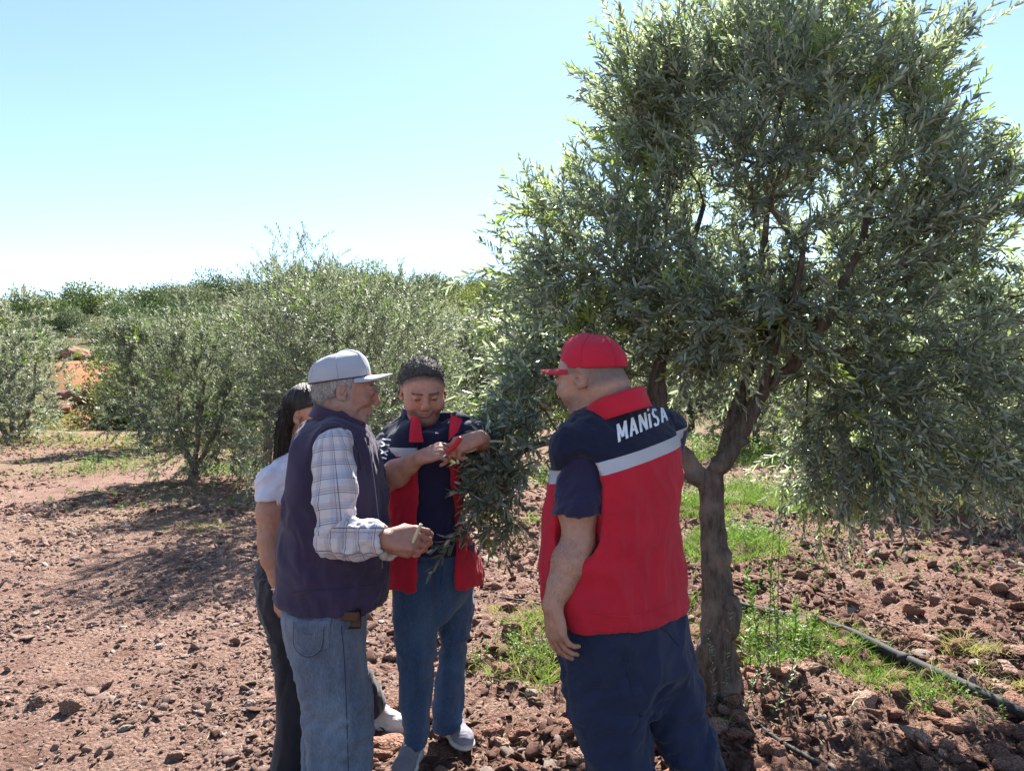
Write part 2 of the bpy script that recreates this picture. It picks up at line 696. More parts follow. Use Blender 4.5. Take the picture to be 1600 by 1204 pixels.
def ground_mat():
    def bld(nt, b, tc, mul):
        nt.links.remove(b.inputs['Base Color'].links[0])
        L = nt.links

        def at(nm):
            a = nt.nodes.new('ShaderNodeAttribute')
            a.attribute_name = nm
            return a.outputs['Fac']

        def nz(scale, det=6, ro=0.6):
            n = nt.nodes.new('ShaderNodeTexNoise')
            n.inputs['Scale'].default_value = scale
            n.inputs['Detail'].default_value = det
            n.inputs['Roughness'].default_value = ro
            L.new(tc.outputs['Object'], n.inputs['Vector'])
            return n.outputs['Fac']

        def ramp(f, lo, hi):
            r = nt.nodes.new('ShaderNodeMapRange')
            r.inputs['From Min'].default_value = lo
            r.inputs['From Max'].default_value = hi
            L.new(f, r.inputs['Value'])
            return r.outputs[0]
        soil = mixc(nt, at('tilled'), (0.335, 0.205, 0.16), (0.235, 0.12, 0.085))
        soil = mixc(nt, ramp(nz(1.3), 0.35, 0.65), soil, (0.35, 0.225, 0.175))
        soil = mixc(nt, ramp(nz(28, 8, 0.7), 0.5, 0.68), soil, (0.36, 0.25, 0.19))
        soil = mixc(nt, ramp(nz(75, 5, 0.7), 0.56, 0.36), soil, (0.10, 0.05, 0.038))
        straw = mixc(nt, ramp(nz(9, 8, 0.8), 0.4, 0.6), (0.30, 0.225, 0.125), (0.13, 0.13, 0.06))
        sf = math_node(nt, 'MULTIPLY', at('straw'), ramp(nz(14, 8, 0.8), 0.38, 0.56))
        c = mixc(nt, sf, soil, straw)
        c = mixc(nt, ramp(nz(2.6, 10, 0.75), 0.50, 0.36), c, (0.17, 0.095, 0.07))
        hl = mixc(nt, ramp(nz(0.35, 6), 0.36, 0.5), (0.25, 0.145, 0.085), (0.10, 0.11, 0.045))
        c = mixc(nt, at('hill'), c, hl)
        c = mixc(nt, at('bank'), c, (0.42, 0.20, 0.10))
        L.new(c, b.inputs['Base Color'])
        bp = nt.nodes.new('ShaderNodeBump')
        bp.inputs['Distance'].default_value = 0.03
        bp.inputs['Strength'].default_value = 1.0
        vo = nt.nodes.new('ShaderNodeTexVoronoi')
        vo.inputs['Scale'].default_value = 42
        L.new(tc.outputs['Object'], vo.inputs['Vector'])
        hh = math_node(nt, 'ADD', nz(60, 8, 0.75), math_node(nt, 'MULTIPLY', vo.outputs['Distance'], -0.6))
        L.new(hh, bp.inputs['Height'])
        L.new(bp.outputs[0], b.inputs['Normal'])
    return mat('soil', (0.3, 0.2, 0.15), 0.95, spec=0.1, build=bld)


M_soil = ground_mat()
g = link('ground', build_ground(), M_soil, kind='structure')


# ---- clods, stones and crumbs
def ico(level=1):
    t = (1 + 5 ** 0.5) / 2
    V = [(-1, t, 0), (1, t, 0), (-1, -t, 0), (1, -t, 0), (0, -1, t), (0, 1, t), (0, -1, -t), (0, 1, -t), (t, 0, -1), (t, 0, 1), (-t, 0, -1), (-t, 0, 1)]
    F = [(0, 11, 5), (0, 5, 1), (0, 1, 7), (0, 7, 10), (0, 10, 11), (1, 5, 9), (5, 11, 4), (11, 10, 2), (10, 7, 6), (7, 1, 8), (3, 9, 4), (3, 4, 2), (3, 2, 6), (3, 6, 8), (3, 8, 9), (4, 9, 5), (2, 4, 11), (6, 2, 10), (8, 6, 7), (9, 8, 1)]
    V = [list(nrm(v)) for v in V]
    for _ in range(level):
        mid, G = {}, []

        def mp(a, b):
            k = (min(a, b), max(a, b))
            if k not in mid:
                mid[k] = len(V)
                V.append(list(nrm((np.array(V[a]) + np.array(V[b])) / 2)))
            return mid[k]
        for a, b, c in F:
            x, y, z = mp(a, b), mp(b, c), mp(c, a)
            G += [(a, x, z), (b, y, x), (c, z, y), (x, y, z)]
        F = G
    return np.array(V), np.array(F)


def lump(seed, level=2, rough=0.5, flat=0.72):
    V, F = ico(level)
    r = 1 + rough * (fbm(V * 1.6 + seed * 5.3, 3) - 0.5) * 2
    cut = nrm(np.random.default_rng(seed).normal(size=(5, 3)))
    V = V * r[:, None]
    for c in cut:                       # broken facets
        d = V @ c - 0.72
        V = V - np.maximum(d, 0)[:, None] * c * 0.8
    V = V + (vnoise(V * 5 + seed) - 0.5)[:, None] * nrm(V) * 0.22 * rough
    V[:, 2] *= flat
    return V, F


def soil_lump_mat(name, c1, c2, bump=0.006):
    def bld(nt, b, tc, mul):
        oi = nt.nodes.new('ShaderNodeObjectInfo')
        nt.links.remove(b.inputs['Base Color'].links[0])
        c = mixc(nt, oi.outputs['Random'], c1, c2)
        n = nt.nodes.new('ShaderNodeTexNoise')
        n.inputs['Scale'].default_value = 9
        n.inputs['Detail'].default_value = 8
        nt.links.new(tc.outputs['Object'], n.inputs['Vector'])
        r = nt.nodes.new('ShaderNodeMapRange')
        r.inputs['From Min'].default_value = 0.35
        r.inputs['From Max'].default_value = 0.7
        r.inputs['To Min'].default_value = 0.6
        r.inputs['To Max'].default_value = 1.5
        nt.links.new(n.outputs['Fac'], r.inputs['Value'])
        s = nt.nodes.new('ShaderNodeVectorMath')
        s.operation = 'SCALE'
        nt.links.new(c, s.inputs[0])
        nt.links.new(r.outputs[0], s.inputs['Scale'])
        nt.links.new(s.outputs[0], b.inputs['Base Color'])
    return mat(name, c1, 0.95, spec=0.1, bump=bump * 8, bscale=4.0, build=bld)


M_clod = soil_lump_mat('dry_clod', (0.30, 0.165, 0.12), (0.22, 0.112, 0.078))
M_clodl = soil_lump_mat('dry_clod_pale', (0.37, 0.24, 0.185), (0.28, 0.175, 0.13))
M_stone = soil_lump_mat('pale_stone', (0.40, 0.34, 0.28), (0.30, 0.24, 0.20), 0.003)
CL = []
for k in range(8):
    V, F = lump(k + 1, 2, 0.75, .62)
    me = mesh_np('soil_clod', V, F, False)
    me.materials.append(M_clod if k < 4 else M_clodl)
    CL.append(me)


def put(me, name, x, y, s, label, cat, group, sink=0.25, rng=random):
    o = bpy.data.objects.new(name, me)
    C.objects.link(o)
    o.location = (x, y, gz(x, y) + s * (0.5 - sink))
    o.scale = (s * rng.uniform(0.8, 1.3), s * rng.uniform(0.8, 1.2), s * rng.uniform(0.75, 1.1))
    o.rotation_euler = (rng.uniform(-0.4, 0.4), rng.uniform(-0.4, 0.4), rng.uniform(0, 6.28))
    return tag(o, label, cat, group)


rr = random.Random(11)
cand = []
for _ in range(9000):
    y = 2.6 + 6.4 * rr.random() ** 1.2
    px = rr.uniform(-20, 1620)
    x = (px - 800) * y / FOC
    right = x > -0.6
    s = 0.010 + 0.012 * rr.random() + (0.055 if right else 0.03) * rr.random() ** 6
    dens = vnoise(np.array([x * 1.1, y * 1.1, 2.0]))
    if rr.random() > (0.35 + dens) * (1.0 if right else 0.75):
        continue
    s = min(s, 27 * y / FOC)
    cand.append((s * FOC / y * rr.uniform(.8, 1.2), x, y, s, right))
cand.sort(reverse=True)
for k, (_, x, y, s, right) in enumerate(cand[:290]):
    sk = rr.uniform(.3, .62)
    me = CL[rr.randrange(4) if right and rr.random() < 0.8 else 4 + rr.randrange(4)]
    if right:
        put(me, 'soil_clod', x, y, s, 'reddish brown clod of dry tilled earth on the soil round the olive tree', 'clod', 'clods on the tilled soil', sink=sk, rng=rr)
    else:
        put(me, 'soil_clod', x, y, s, 'small pinkish brown earth clod on the stony track at left', 'clod', 'clods on the stony track', sink=sk, rng=rr)
bigs = [(1425, 975, .062, 'large dark clod beyond the thick pipe, right of the tall weeds'), (1330, 955, .05, 'rough clod beyond the pipe midway along its bend'),
        (1275, 935, .045, 'squat clod between the pipe and the shaded soil'), (770, 1155, .06, 'broken clod beside the grey trainers of the middle man'),
        (815, 1150, .055, 'broken reddish clod left of the man in the red cap, nearest his knee'), (1370, 922, .045, 'flat-topped clod at the edge of the shade on the right'),
        (800, 1010, .05, 'rough clod right of the blue jeans, under the hanging branch'), (640, 985, .04, 'clod seen between the legs of the two men'),
        (60, 1110, .05, 'lumpy clod at the lower left of the track'), (110, 1120, .055, 'widest clod at the lower left of the track'),
        (1540, 915, .05, 'clod at the far right edge in front of the shaded soil'), (590, 1185, .04, 'clod beside the white sneaker'),
        (1585, 1105, .05, 'dusty clod just beyond the pipe at the right edge')]
for k, (px, py, s, lb) in enumerate(bigs):
    x, y = gp(px, py)
    V, F = lump(40 + k, 3, 0.6, 0.8)
    me = mesh_np('soil_clod', V, F, False)
    me.materials.append(M_clod if px > 500 else M_clodl)
    put(me, 'soil_clod', x, y, s, lb, 'clod', None, sink=0.2, rng=rr)
stones = [(248, 1015, .035, 'pale angular stone, brightest on the open track'), (290, 1030, .025, 'small cream stone right of the brightest track stone'),
          (390, 1105, .034, 'pale stone near the dark trousers of the woman'), (1520, 978, .034, 'pale rounded stone beside the large dark clod beyond the pipe'),
          (1465, 1012, .03, 'pinkish stone half sunk beyond the pipe'), (115, 880, .05, 'flat pale stone on the track at the edge of the shadow'),
          (55, 965, .035, 'small tan stone at the left side of the track'), (28, 655, .2, 'large white rock by the yellow grass at the field edge'),
          (60, 641, .25, 'white boulder behind the yellow grass, below the left olive tree'), (195, 1145, .03, 'red-brown stone at the lower left of the track'),
          (830, 1095, .035, 'brown-grey stone in the shade behind the red cap man'), (105, 596, .0, '')]
for k, (px, py, s, lb) in enumerate(stones):
    if not s:
        continue
    x, y = gp(px, py)
    V, F = lump(80 + k, 3, 0.35, 0.65)
    me = mesh_np('stone', V, F, k % 2 == 0)
    me.materials.append(M_stone)
    put(me, 'stone', x, y, s, lb, 'stone', None, sink=0.15, rng=rr)


SRC = {}


def scatter_mesh(name, N, sizef, posf, m, seed, key='small'):
    """loose bits too many to count: one object whose points carry an instance each"""
    rng = np.random.default_rng(seed)
    X, Y = posf(rng, N)
    N = len(X)
    S = sizef(rng, N, X, Y)
    Z = ground_h(X, Y) + clod_h(X, Y) + S * rng.uniform(-0.15, 0.25, N)
    me = bpy.data.meshes.new(name)
    me.vertices.add(N)
    me.vertices.foreach_set('co', np.stack([X, Y, Z], -1).astype(np.float32).ravel())
    rot = np.stack([rng.normal(size=N) * .5, rng.normal(size=N) * .5, rng.random(N) * 6.28], -1)
    scl = S[:, None] * rng.uniform(.7, 1.35, (N, 3)) * np.array((1.2, 1.2, .62))
    for k, a in (('rot', rot), ('scl', scl)):
        me.attributes.new(k, 'FLOAT_VECTOR', 'POINT').data.foreach_set('vector', a.astype(np.float32).ravel())
    me.attributes.new('idx', 'INT', 'POINT').data.foreach_set('value', rng.integers(0, 9, N).astype(np.int32))
    o = link(name, me, None, kind='stuff')
    col = bpy.data.collections.new(name + '_shapes')
    for k in range(9):
        V, F = lump(200 + seed * 20 + k, 1, .95, .7)
        q = mesh_np('crumb', V, F, False)
        q.materials.append(m)
        col.objects.link(bpy.data.objects.new('crumb', q))
    nt = bpy.data.node_groups.new(name, 'GeometryNodeTree')
    nt.interface.new_socket('Geometry', in_out='INPUT', socket_type='NodeSocketGeometry')
    nt.interface.new_socket('Geometry', in_out='OUTPUT', socket_type='NodeSocketGeometry')
    gi, go = nt.nodes.new('NodeGroupInput'), nt.nodes.new('NodeGroupOutput')
    mp = nt.nodes.new('GeometryNodeMeshToPoints')
    ip = nt.nodes.new('GeometryNodeInstanceOnPoints')
    ci = nt.nodes.new('GeometryNodeCollectionInfo')
    ci.inputs['Collection'].default_value = col
    ci.inputs['Separate Children'].default_value = True
    ci.inputs['Reset Children'].default_value = True
    nt.links.new(gi.outputs[0], mp.inputs['Mesh'])
    nt.links.new(mp.outputs[0], ip.inputs['Points'])
    nt.links.new(ci.outputs[0], ip.inputs['Instance'])
    ip.inputs['Pick Instance'].default_value = True
    for nm, ty, sk in (('idx', 'INT', 'Instance Index'), ('rot', 'FLOAT_VECTOR', 'Rotation'), ('scl', 'FLOAT_VECTOR', 'Scale')):
        na = nt.nodes.new('GeometryNodeInputNamedAttribute')
        na.data_type = ty
        na.inputs['Name'].default_value = nm
        nt.links.new(na.outputs['Attribute'], ip.inputs[sk])
    nt.links.new(ip.outputs[0], go.inputs[0])
    md = o.modifiers.new('scatter', 'NODES')
    md.node_group = nt
    return o


def pos_near(rng, N, y0=1.9, y1=10.0, p=1.5, xl=-9, xr=9):
    Y = y0 + (y1 - y0) * rng.random(N) ** p
    px = rng.uniform(-120, 1720, N)
    X = (px - 800) * Y / FOC
    d = fbm(np.stack([X * 2.2, Y * 2.2, Y * 0], -1), 3)
    keep = rng.random(N) < np.clip(2.4 * (d - 0.25), 0.12, 1)
    return X[keep], Y[keep]


def posl(rng, N):
    X, Y = pos_near(rng, N)
    k = X < -0.4 + 0.4 * rng.normal(size=len(X))
    return X[k], Y[k]


def posr(rng, N):
    X, Y = pos_near(rng, N)
    k = X > -0.6 + 0.4 * rng.normal(size=len(X))
    return X[k], Y[k]


def crumb_mat(name, ca, cb, cc):
    def bld(nt, b, tc, mul):
        nt.links.remove(b.inputs['Base Color'].links[0])
        ge = nt.nodes.new('ShaderNodeObjectInfo')
        c = mixc(nt, ge.outputs['Random'], ca, cb)
        f = math_node(nt, 'GREATER_THAN', math_node(nt, 'FRACT', math_node(nt, 'MULTIPLY', ge.outputs['Random'], 37.7)), 0.94)
        c = mixc(nt, f, c, cc)
        nt.links.new(c, b.inputs['Base Color'])
    return mat(name, ca, 0.95, spec=0.1, bump=0.01, bscale=90, build=bld)


M_crumbl = crumb_mat('track_crumbs', (0.33, 0.21, 0.165), (0.46, 0.315, 0.255), (0.58, 0.49, 0.42))
M_crumbr = crumb_mat('tilled_crumbs', (0.17, 0.085, 0.062), (0.31, 0.18, 0.14), (0.45, 0.35, 0.29))
szf = lambda rng, N, X, Y: (0.0035 + 0.0075 * rng.random(N) ** 2.2 + 0.02 * rng.random(N) ** 16) * (1 + 0.12 * (Y - 3))
szf2 = lambda rng, N, X, Y: (0.0035 + 0.008 * rng.random(N) ** 2 + 0.032 * rng.random(N) ** 16) * (1 + 0.12 * (Y - 3))
scatter_mesh('track_gravel', 110000, szf, posl, M_crumbl, 1)
scatter_mesh('soil_crumbs', 130000, szf2, posr, M_crumbr, 2)


def pos_far(rng, N):
    Y = 9 + 15 * rng.random(N) ** 1.3
    px = rng.uniform(-60, 1660, N)
    X = (px - 800) * Y / FOC
    d = fbm(np.stack([X * .9, Y * .9, Y * 0 + 3], -1), 3)
    k = rng.random(N) < np.clip(4 * (d - 0.38), 0.04, 1)
    return X[k], Y[k]


scatter_mesh('far_soil_crumbs', 40000, lambda rng, N, X, Y: (0.011 + 0.026 * rng.random(N) ** 4) * (1 + 0.03 * (Y - 9)), pos_far, M_crumbr, 3)

# ================================================================ vegetation
def leaf_mat(name, top, under, trans=0.32, rough=0.42, glossy=0.5, young=(0.22, 0.30, 0.07)):
    m = bpy.data.materials.new(name)
    m.use_nodes = True
    nt = m.node_tree
    b = nt.nodes['Principled BSDF']
    out = nt.nodes['Material Output']
    at = nt.nodes.new('ShaderNodeAttribute')
    at.attribute_name = 'tint'
    sep = nt.nodes.new('ShaderNodeMath')
    # tint: 0..1 natural variation, above 1 young shoots
    ge = nt.nodes.new('ShaderNodeNewGeometry')
    c = mixc(nt, ge.outputs['Backfacing'], top, under)
    v = math_node(nt, 'MULTIPLY_ADD', math_node(nt, 'MINIMUM', at.outputs['Fac'], 1.0), 0.9, 0.55)
    s = nt.nodes.new('ShaderNodeVectorMath')
    s.operation = 'SCALE'
    nt.links.new(c, s.inputs[0])
    nt.links.new(v, s.inputs['Scale'])
    nt.nodes.remove(sep)
    yf = math_node(nt, 'GREATER_THAN', at.outputs['Fac'], 1.5)
    c2 = mixc(nt, yf, s.outputs[0], young)
    nt.links.new(c2, b.inputs['Base Color'])
    b.inputs['Roughness'].default_value = rough
    b.inputs['Specular IOR Level'].default_value = glossy
    tr = nt.nodes.new('ShaderNodeBsdfTranslucent')
    tcol = nt.nodes.new('ShaderNodeVectorMath')
    tcol.operation = 'MULTIPLY'
    nt.links.new(c2, tcol.inputs[0])
    tcol.inputs[1].default_value = (1.3, 1.48, 0.80)
    nt.links.new(tcol.outputs[0], tr.inputs['Color'])
    mx = nt.nodes.new('ShaderNodeMixShader')
    mx.inputs[0].default_value = trans
    nt.links.new(b.outputs[0], mx.inputs[1])
    nt.links.new(tr.outputs[0], mx.inputs[2])
    nt.links.new(mx.outputs[0], out.inputs['Surface'])
    return m


def bark_mat(name, c1, c2):
    def bld(nt, b, tc, mul):
        nt.links.remove(b.inputs['Base Color'].links[0])
        mp = nt.nodes.new('ShaderNodeMapping')
        mp.inputs['Scale'].default_value = (1, 1, 0.22)
        nt.links.new(tc.outputs['Object'], mp.inputs['Vector'])
        n = nt.nodes.new('ShaderNodeTexNoise')
        n.inputs['Scale'].default_value = 45
        n.inputs['Detail'].default_value = 8
        n.inputs['Roughness'].default_value = 0.7
        nt.links.new(mp.outputs[0], n.inputs['Vector'])
        n3 = nt.nodes.new('ShaderNodeTexNoise')
        n3.inputs['Scale'].default_value = 5
        n3.inputs['Detail'].default_value = 5
        nt.links.new(tc.outputs['Object'], n3.inputs['Vector'])
        r = nt.nodes.new('ShaderNodeMapRange')
        r.inputs['From Min'].default_value = 0.36
        r.inputs['From Max'].default_value = 0.64
        nt.links.new(n.outputs['Fac'], r.inputs['Value'])
        c = mixc(nt, r.outputs[0], c2, c1)
        r2 = nt.nodes.new('ShaderNodeMapRange')
        r2.inputs['From Min'].default_value = 0.5
        r2.inputs['From Max'].default_value = 0.66
        nt.links.new(n3.outputs['Fac'], r2.inputs['Value'])
        c = mixc(nt, r2.outputs[0], c, tuple(x * 1.45 for x in c1))
        nt.links.new(c, b.inputs['Base Color'])
        bp = nt.nodes.new('ShaderNodeBump')
        bp.inputs['Distance'].default_value = 0.035
        nt.links.new(n.outputs['Fac'], bp.inputs['Height'])
        nt.links.new(bp.outputs[0], b.inputs['Normal'])
    return mat(name, c1, 0.9, spec=0.15, build=bld)


M_leaf = leaf_mat('olive_leaf', (0.155, 0.180, 0.150), (0.41, 0.43, 0.39), rough=0.34, glossy=0.6, trans=.38, young=(0.27, 0.33, 0.10))
M_leafb = leaf_mat('olive_leaf_far', (0.098, 0.118, 0.085), (0.26, 0.275, 0.23), rough=0.55, glossy=.38, trans=.24)
M_leafs = leaf_mat('olive_leaf_silver', (0.15, 0.16, 0.135), (0.30, 0.30, 0.28), rough=0.5)
M_bark = bark_mat('olive_bark', (0.215, 0.172, 0.148), (0.075, 0.056, 0.046))
M_twig = mat('olive_twig', (0.13, 0.11, 0.075), 0.85, var=0.3)


def grow(nodes, attractors, step=0.11, sag=0.0, seed=1, pull=1.0):
    """nodes: list of (pos, parent index, fixed radius or None). Joins every attractor to the nearest branch."""
    rng = np.random.default_rng(seed)
    cap = len(nodes) + len(attractors) * 40
    P = np.zeros((cap, 3))
    par = np.full(cap, -1, int)
    dist = np.zeros(cap)
    n = len(nodes)
    for i, q in enumerate(nodes):
        P[i] = q[0]
        par[i] = q[1]
        if q[1] >= 0:
            dist[i] = dist[q[1]] + np.linalg.norm(P[i] - P[q[1]])
    first = np.array([q[3] if len(q) > 3 else True for q in nodes])
    use = np.zeros(cap, bool)
    use[:n] = first
    c = P[:n][first].mean(0)
    d0 = np.array([np.min(np.linalg.norm(P[:n][first] - a, axis=1)) for a in attractors])
    tips = []
    for ai in np.argsort(d0):
        a = attractors[ai]
        dd = np.linalg.norm(P[:n] - a, axis=1) + 0.22 * pull * dist[:n]
        dd[~use[:n]] = 1e9
        i = int(np.argmin(dd))
        v = a - P[i]
        L = np.linalg.norm(v)
        k = max(1, int(L / step))
        if n + k >= cap:
            break
        side = rng.normal(size=3) * 0.09 * L
        side[2] += 0.08 * L
        prev = i
        for j in range(1, k + 1):
            t = j / k
            p = P[i] + v * t + side * math.sin(math.pi * t) + rng.normal(size=3) * 0.012 * (j < k)
            P[n] = p
            par[n] = prev
            use[n] = True
            dist[n] = dist[prev] + L / k
            prev = n
            n += 1
        tips.append(prev)
    return P[:n], par[:n], np.array(tips)


def branch_mesh(P, par, n0, r_tip=0.0022, expo=0.47, rmax=0.05, thick=None):
    """tubes for every chain of nodes with index >= n0; returns list of (V,F,meanradius)"""
    n = len(P)
    cnt = np.zeros(n)
    ch = [[] for _ in range(n)]
    for i in range(n - 1, -1, -1):
        if cnt[i] == 0:
            cnt[i] = 1
        if par[i] >= 0:
            cnt[par[i]] += cnt[i]
            ch[par[i]].append(i)
    R = np.minimum(r_tip * cnt ** expo, rmax)
    out = []
    started = set()
    for i in range(n0, n):
        p = par[i]
        main = max(ch[p], key=lambda q: cnt[q]) if p >= 0 and ch[p] else -1
        if p >= n0 and main == i:
            continue
        chain = [p, i] if p >= 0 else [i]
        while ch[chain[-1]]:
            chain.append(max(ch[chain[-1]], key=lambda q: cnt[q]))
        if len(chain) < 2:
            continue
        r = R[chain].copy()
        r[0] = r[1]
        pts = P[chain]
        sides = 8 if r.max() > 0.018 else (5 if r.max() > 0.007 else 3)
        out.append((*tube(pts, r, sides, caps=False), r.max()))
    return out, R


HEX_S = np.array([0, 0.5, 0.42, 0, -0.42, -0.5])
HEX_T = np.array([0, 0.33, 0.75, 1.0, 0.75, 0.33])


def leaf_cloud(B, D, Nn, L, Wd, tint, hexa=True, curl=0.12, fold=0.18):
    """one small folded blade per row"""
    D = nrm(D)
    S = nrm(np.cross(D, Nn))
    U = np.cross(S, D)
    if hexa:
        s, t = HEX_S, HEX_T
        F0 = np.array([[0, 1, 2, 3], [0, 3, 4, 5]])
    else:
        s, t = np.array([0, 0.5, 0, -0.5]), np.array([0, 0.45, 1, 0.45])
        F0 = np.array([[0, 1, 2, 3]])
    k = len(s)
    N = len(B)
    h = (-curl * t ** 2)[None, :] * L[:, None] + (fold * np.abs(s) * 2)[None, :] * Wd[:, None]
    V = B[:, None, :] + D[:, None, :] * (t[None, :] * L[:, None])[..., None] + S[:, None, :] * (s[None, :] * Wd[:, None])[..., None] + U[:, None, :] * h[..., None]
    F = (F0[None] + (np.arange(N) * k)[:, None, None]).reshape(-1, F0.shape[1])
    return V.reshape(-1, 3), F, np.repeat(tint, k)


def shoots(tips, center, n, rng, Lr=(0.14, 0.34), up=0.75, out=0.8, rnd=0.55, droop=None, sp=0.0195, ll=(0.046, 0.070), lw=0.0125, young=0.06, lenf=None):
    """leafy shoots from branch tips -> stems (pts) and leaf arrays"""
    stems, B, D, Nn, L, Wd, T = [], [], [], [], [], [], []
    for p in tips:
        oc = nrm(p - center(p) if callable(center) else p - center)
        dr = droop(p) if droop else 0.0
        yb = rng.random() < young
        for _ in range(n if np.isscalar(n) else rng.integers(n[0], n[1] + 1)):
            d = nrm(oc * out * (.55 if lenf and p[2] > 2.6 else 1) + np.array((0, 0, up * (1 - 1.9 * dr))) + rng.normal(size=3) * rnd)
            Ls = rng.uniform(*Lr) * (lenf(p) if lenf else 1)
            m = 6
            t = np.linspace(0, 1, m)
            bend = np.array((0, 0, -1.0)) * (0.10 + 0.3 * dr) * Ls + rng.normal(size=3) * 0.05
            pts = p + d * (t * Ls)[:, None] + bend * (t ** 2)[:, None]
            stems.append(pts)
            nl = int(Ls / sp)
            tt = np.linspace(0.06, 1.0, nl)
            base = p + d * (tt * Ls)[:, None] + bend * (tt ** 2)[:, None]
            tan = nrm(d * Ls + 2 * bend * tt[:, None])
            a = nrm(np.cross(tan, rng.normal(size=3)))
            b = np.cross(tan, a)
            ph = np.arange(nl) * 1.5708 + rng.normal(size=nl) * 0.3
            for sgn in (1, -1):
                rad = (np.cos(ph)[:, None] * a + np.sin(ph)[:, None] * b) * sgn
                ang = rng.uniform(0.45, 0.95, nl)[:, None] * (1.1 - 0.45 * tt[:, None])
                dd = nrm(tan * np.cos(ang) + rad * np.sin(ang) + rng.normal(size=(nl, 3)) * 0.10)
                k = rng.random(nl) < 0.93
                B.append(base[k])
                D.append(dd[k])
                nn = nrm(tan * 0.8 - rad * 0.5 + np.array((0, 0, 0.5)) + rng.normal(size=(nl, 3)) * 0.35)
                Nn.append(nn[k])
                L.append((rng.uniform(*ll, nl) * (1 - 0.35 * np.abs(tt - 0.55)))[k])
                Wd.append((lw * rng.uniform(0.8, 1.25, nl))[k])
                tn = rng.random(nl) * 0.8 + 0.2 * rng.random()
                if yb:
                    tn = np.where(tt > 0.45, 2.0, tn)
                T.append(tn[k])
    c = np.concatenate
    return stems, c(B), c(D), c(Nn), c(L), c(Wd), c(T)


def sample_env(E, n, rng, shell=0.55, zmin=None):
    """points in a union of ellipsoids E=(centre, radii, weight)"""
    w = np.array([e[2] if len(e) > 2 else e[1][0] * e[1][1] * e[1][2] for e in E])
    w = w / w.sum()
    pts = []
    while len(pts) < n:
        e = E[rng.choice(len(E), p=w)]
        v = nrm(rng.normal(size=3))
        r = rng.random() ** (1 / 3.0)
        if rng.random() < shell:
            r = rng.uniform(0.75, 1.0)
        p = np.array(e[0]) + v * r * np.array(e[1])
        if zmin is not None and p[2] < zmin:
            continue
        # keep points mostly apart
        if pts and np.min(np.sum((np.array(pts[-400:]) - p) ** 2, 1)) < 0.006 * rng.random():
            continue
        pts.append(p)
    return np.array(pts)


def stems_mesh(stems, r=0.0016, sides=3):
    """all twigs at once (same point count)"""
    Pn = np.array(stems)
    if Pn.shape[1] > 3:
        Pn = Pn[:, [0, Pn.shape[1] // 2, -1]]
    N, m, _ = Pn.shape
    T = nrm(np.gradient(Pn, axis=1))
    A = nrm(np.cross(T, np.array((0.3, 0.2, 0.93))))
    Bq = np.cross(T, A)
    th = np.arange(sides) * 2 * math.pi / sides
    rr_ = (r * np.linspace(1.2, 0.5, m))[None, :, None, None]
    V = Pn[:, :, None, :] + rr_ * (np.cos(th)[None, None, :, None] * A[:, :, None, :] + np.sin(th)[None, None, :, None] * Bq[:, :, None, :])
    i, j = np.meshgrid(np.arange(m - 1), np.arange(sides), indexing='ij')
    a = (i * sides + j).ravel()
    b = (i * sides + (j + 1) % sides).ravel()
    F0 = np.stack([a, b, b + sides, a + sides], -1)
    F = (F0[None] + (np.arange(N) * m * sides)[:, None, None]).reshape(-1, 4)
    return V.reshape(-1, 3), F


# ---------------------------------------------------------------- the big olive tree
def E_(px, py, rx, ry, d, rd, w=None):
    c = W(px, py, d)
    k = d / FOC
    e = [c, (rx * k, rd, ry * k)]
    e.append((w if w else 1.0) * rx * k * rd * ry * k)
    return e


def trunk_sdf(chains, h, knots=(), seed=0.0, amp=0.012):
    allp = np.concatenate([np.array(c[0]) for c in chains])
    mr = max(max(c[1]) for c in chains) + 0.03
    g = Grid(allp.min(0) - mr, allp.max(0) + mr, h)
    for pts, rad in chains:
        sp = smoothpath(pts, 4)
        rs = np.interp(np.linspace(0, 1, len(sp)), np.linspace(0, 1, len(rad)), rad)
        for a, b, ra, rb in zip(sp[:-1], sp[1:], rs[:-1], rs[1:]):
            g.op(rc(a, b, ra, rb), 0.02)
    for c, r in knots:
        g.op(ell(c, r), 0.025)
    V, Q = g.mesh()
    N = vnormals(V, Q)
    P = V * np.array((1, 1, 0.22))
    d = amp * (2 * fbm(P * 26 + seed, 3) - 1) * 1.2 + amp * 1.6 * (2 * vnoise(P * 9 + seed) - 1)
    V = V + N * d[:, None]
    return V, Q


rngT = np.random.default_rng(21)
bx, by = gp(1125, 1095)
tb = np.array((bx, by, gz(bx, by)))
main = thing('olive_tree', tb, 'largest olive tree with full crown and forked trunk behind the man in the red cap', 'tree')
dT = by
tk = [tb + (0, 0, -0.12), tb + (0.01, 0, 0.05), W(1120, 1000, dT), W(1118, 900, dT), W(1110, 820, dT), W(1108, 750, dT)]
fork = W(1112, 735, dT)
limbA = [fork, W(1142, 700, dT), W(1178, 640, dT - .02), W(1212, 592, dT - .05), W(1248, 560, dT - .1), W(1300, 480, dT - .15), W(1345, 380, dT - .15), W(1365, 290, dT - .1)]
limbB = [fork, W(1140, 690, dT + .03), W(1152, 630, dT + .08), W(1178, 565, dT + .16), W(1192, 480, dT + .25), W(1195, 380, dT + .3), W(1205, 250, dT + .3), W(1225, 120, dT + .2)]
limbC = [W(1108, 765, dT), W(1078, 722, dT - .05), W(1052, 690, dT - .1), W(1034, 640, dT - .12), W(1030, 590, dT - .1), W(1052, 505, dT), W(1068, 430, dT), W(1100, 320, dT + .05)]
limbD = [W(1188, 628, dT - .02), W(1205, 560, dT - .12), W(1240, 470, dT - .4), W(1260, 360, dT - .5)]
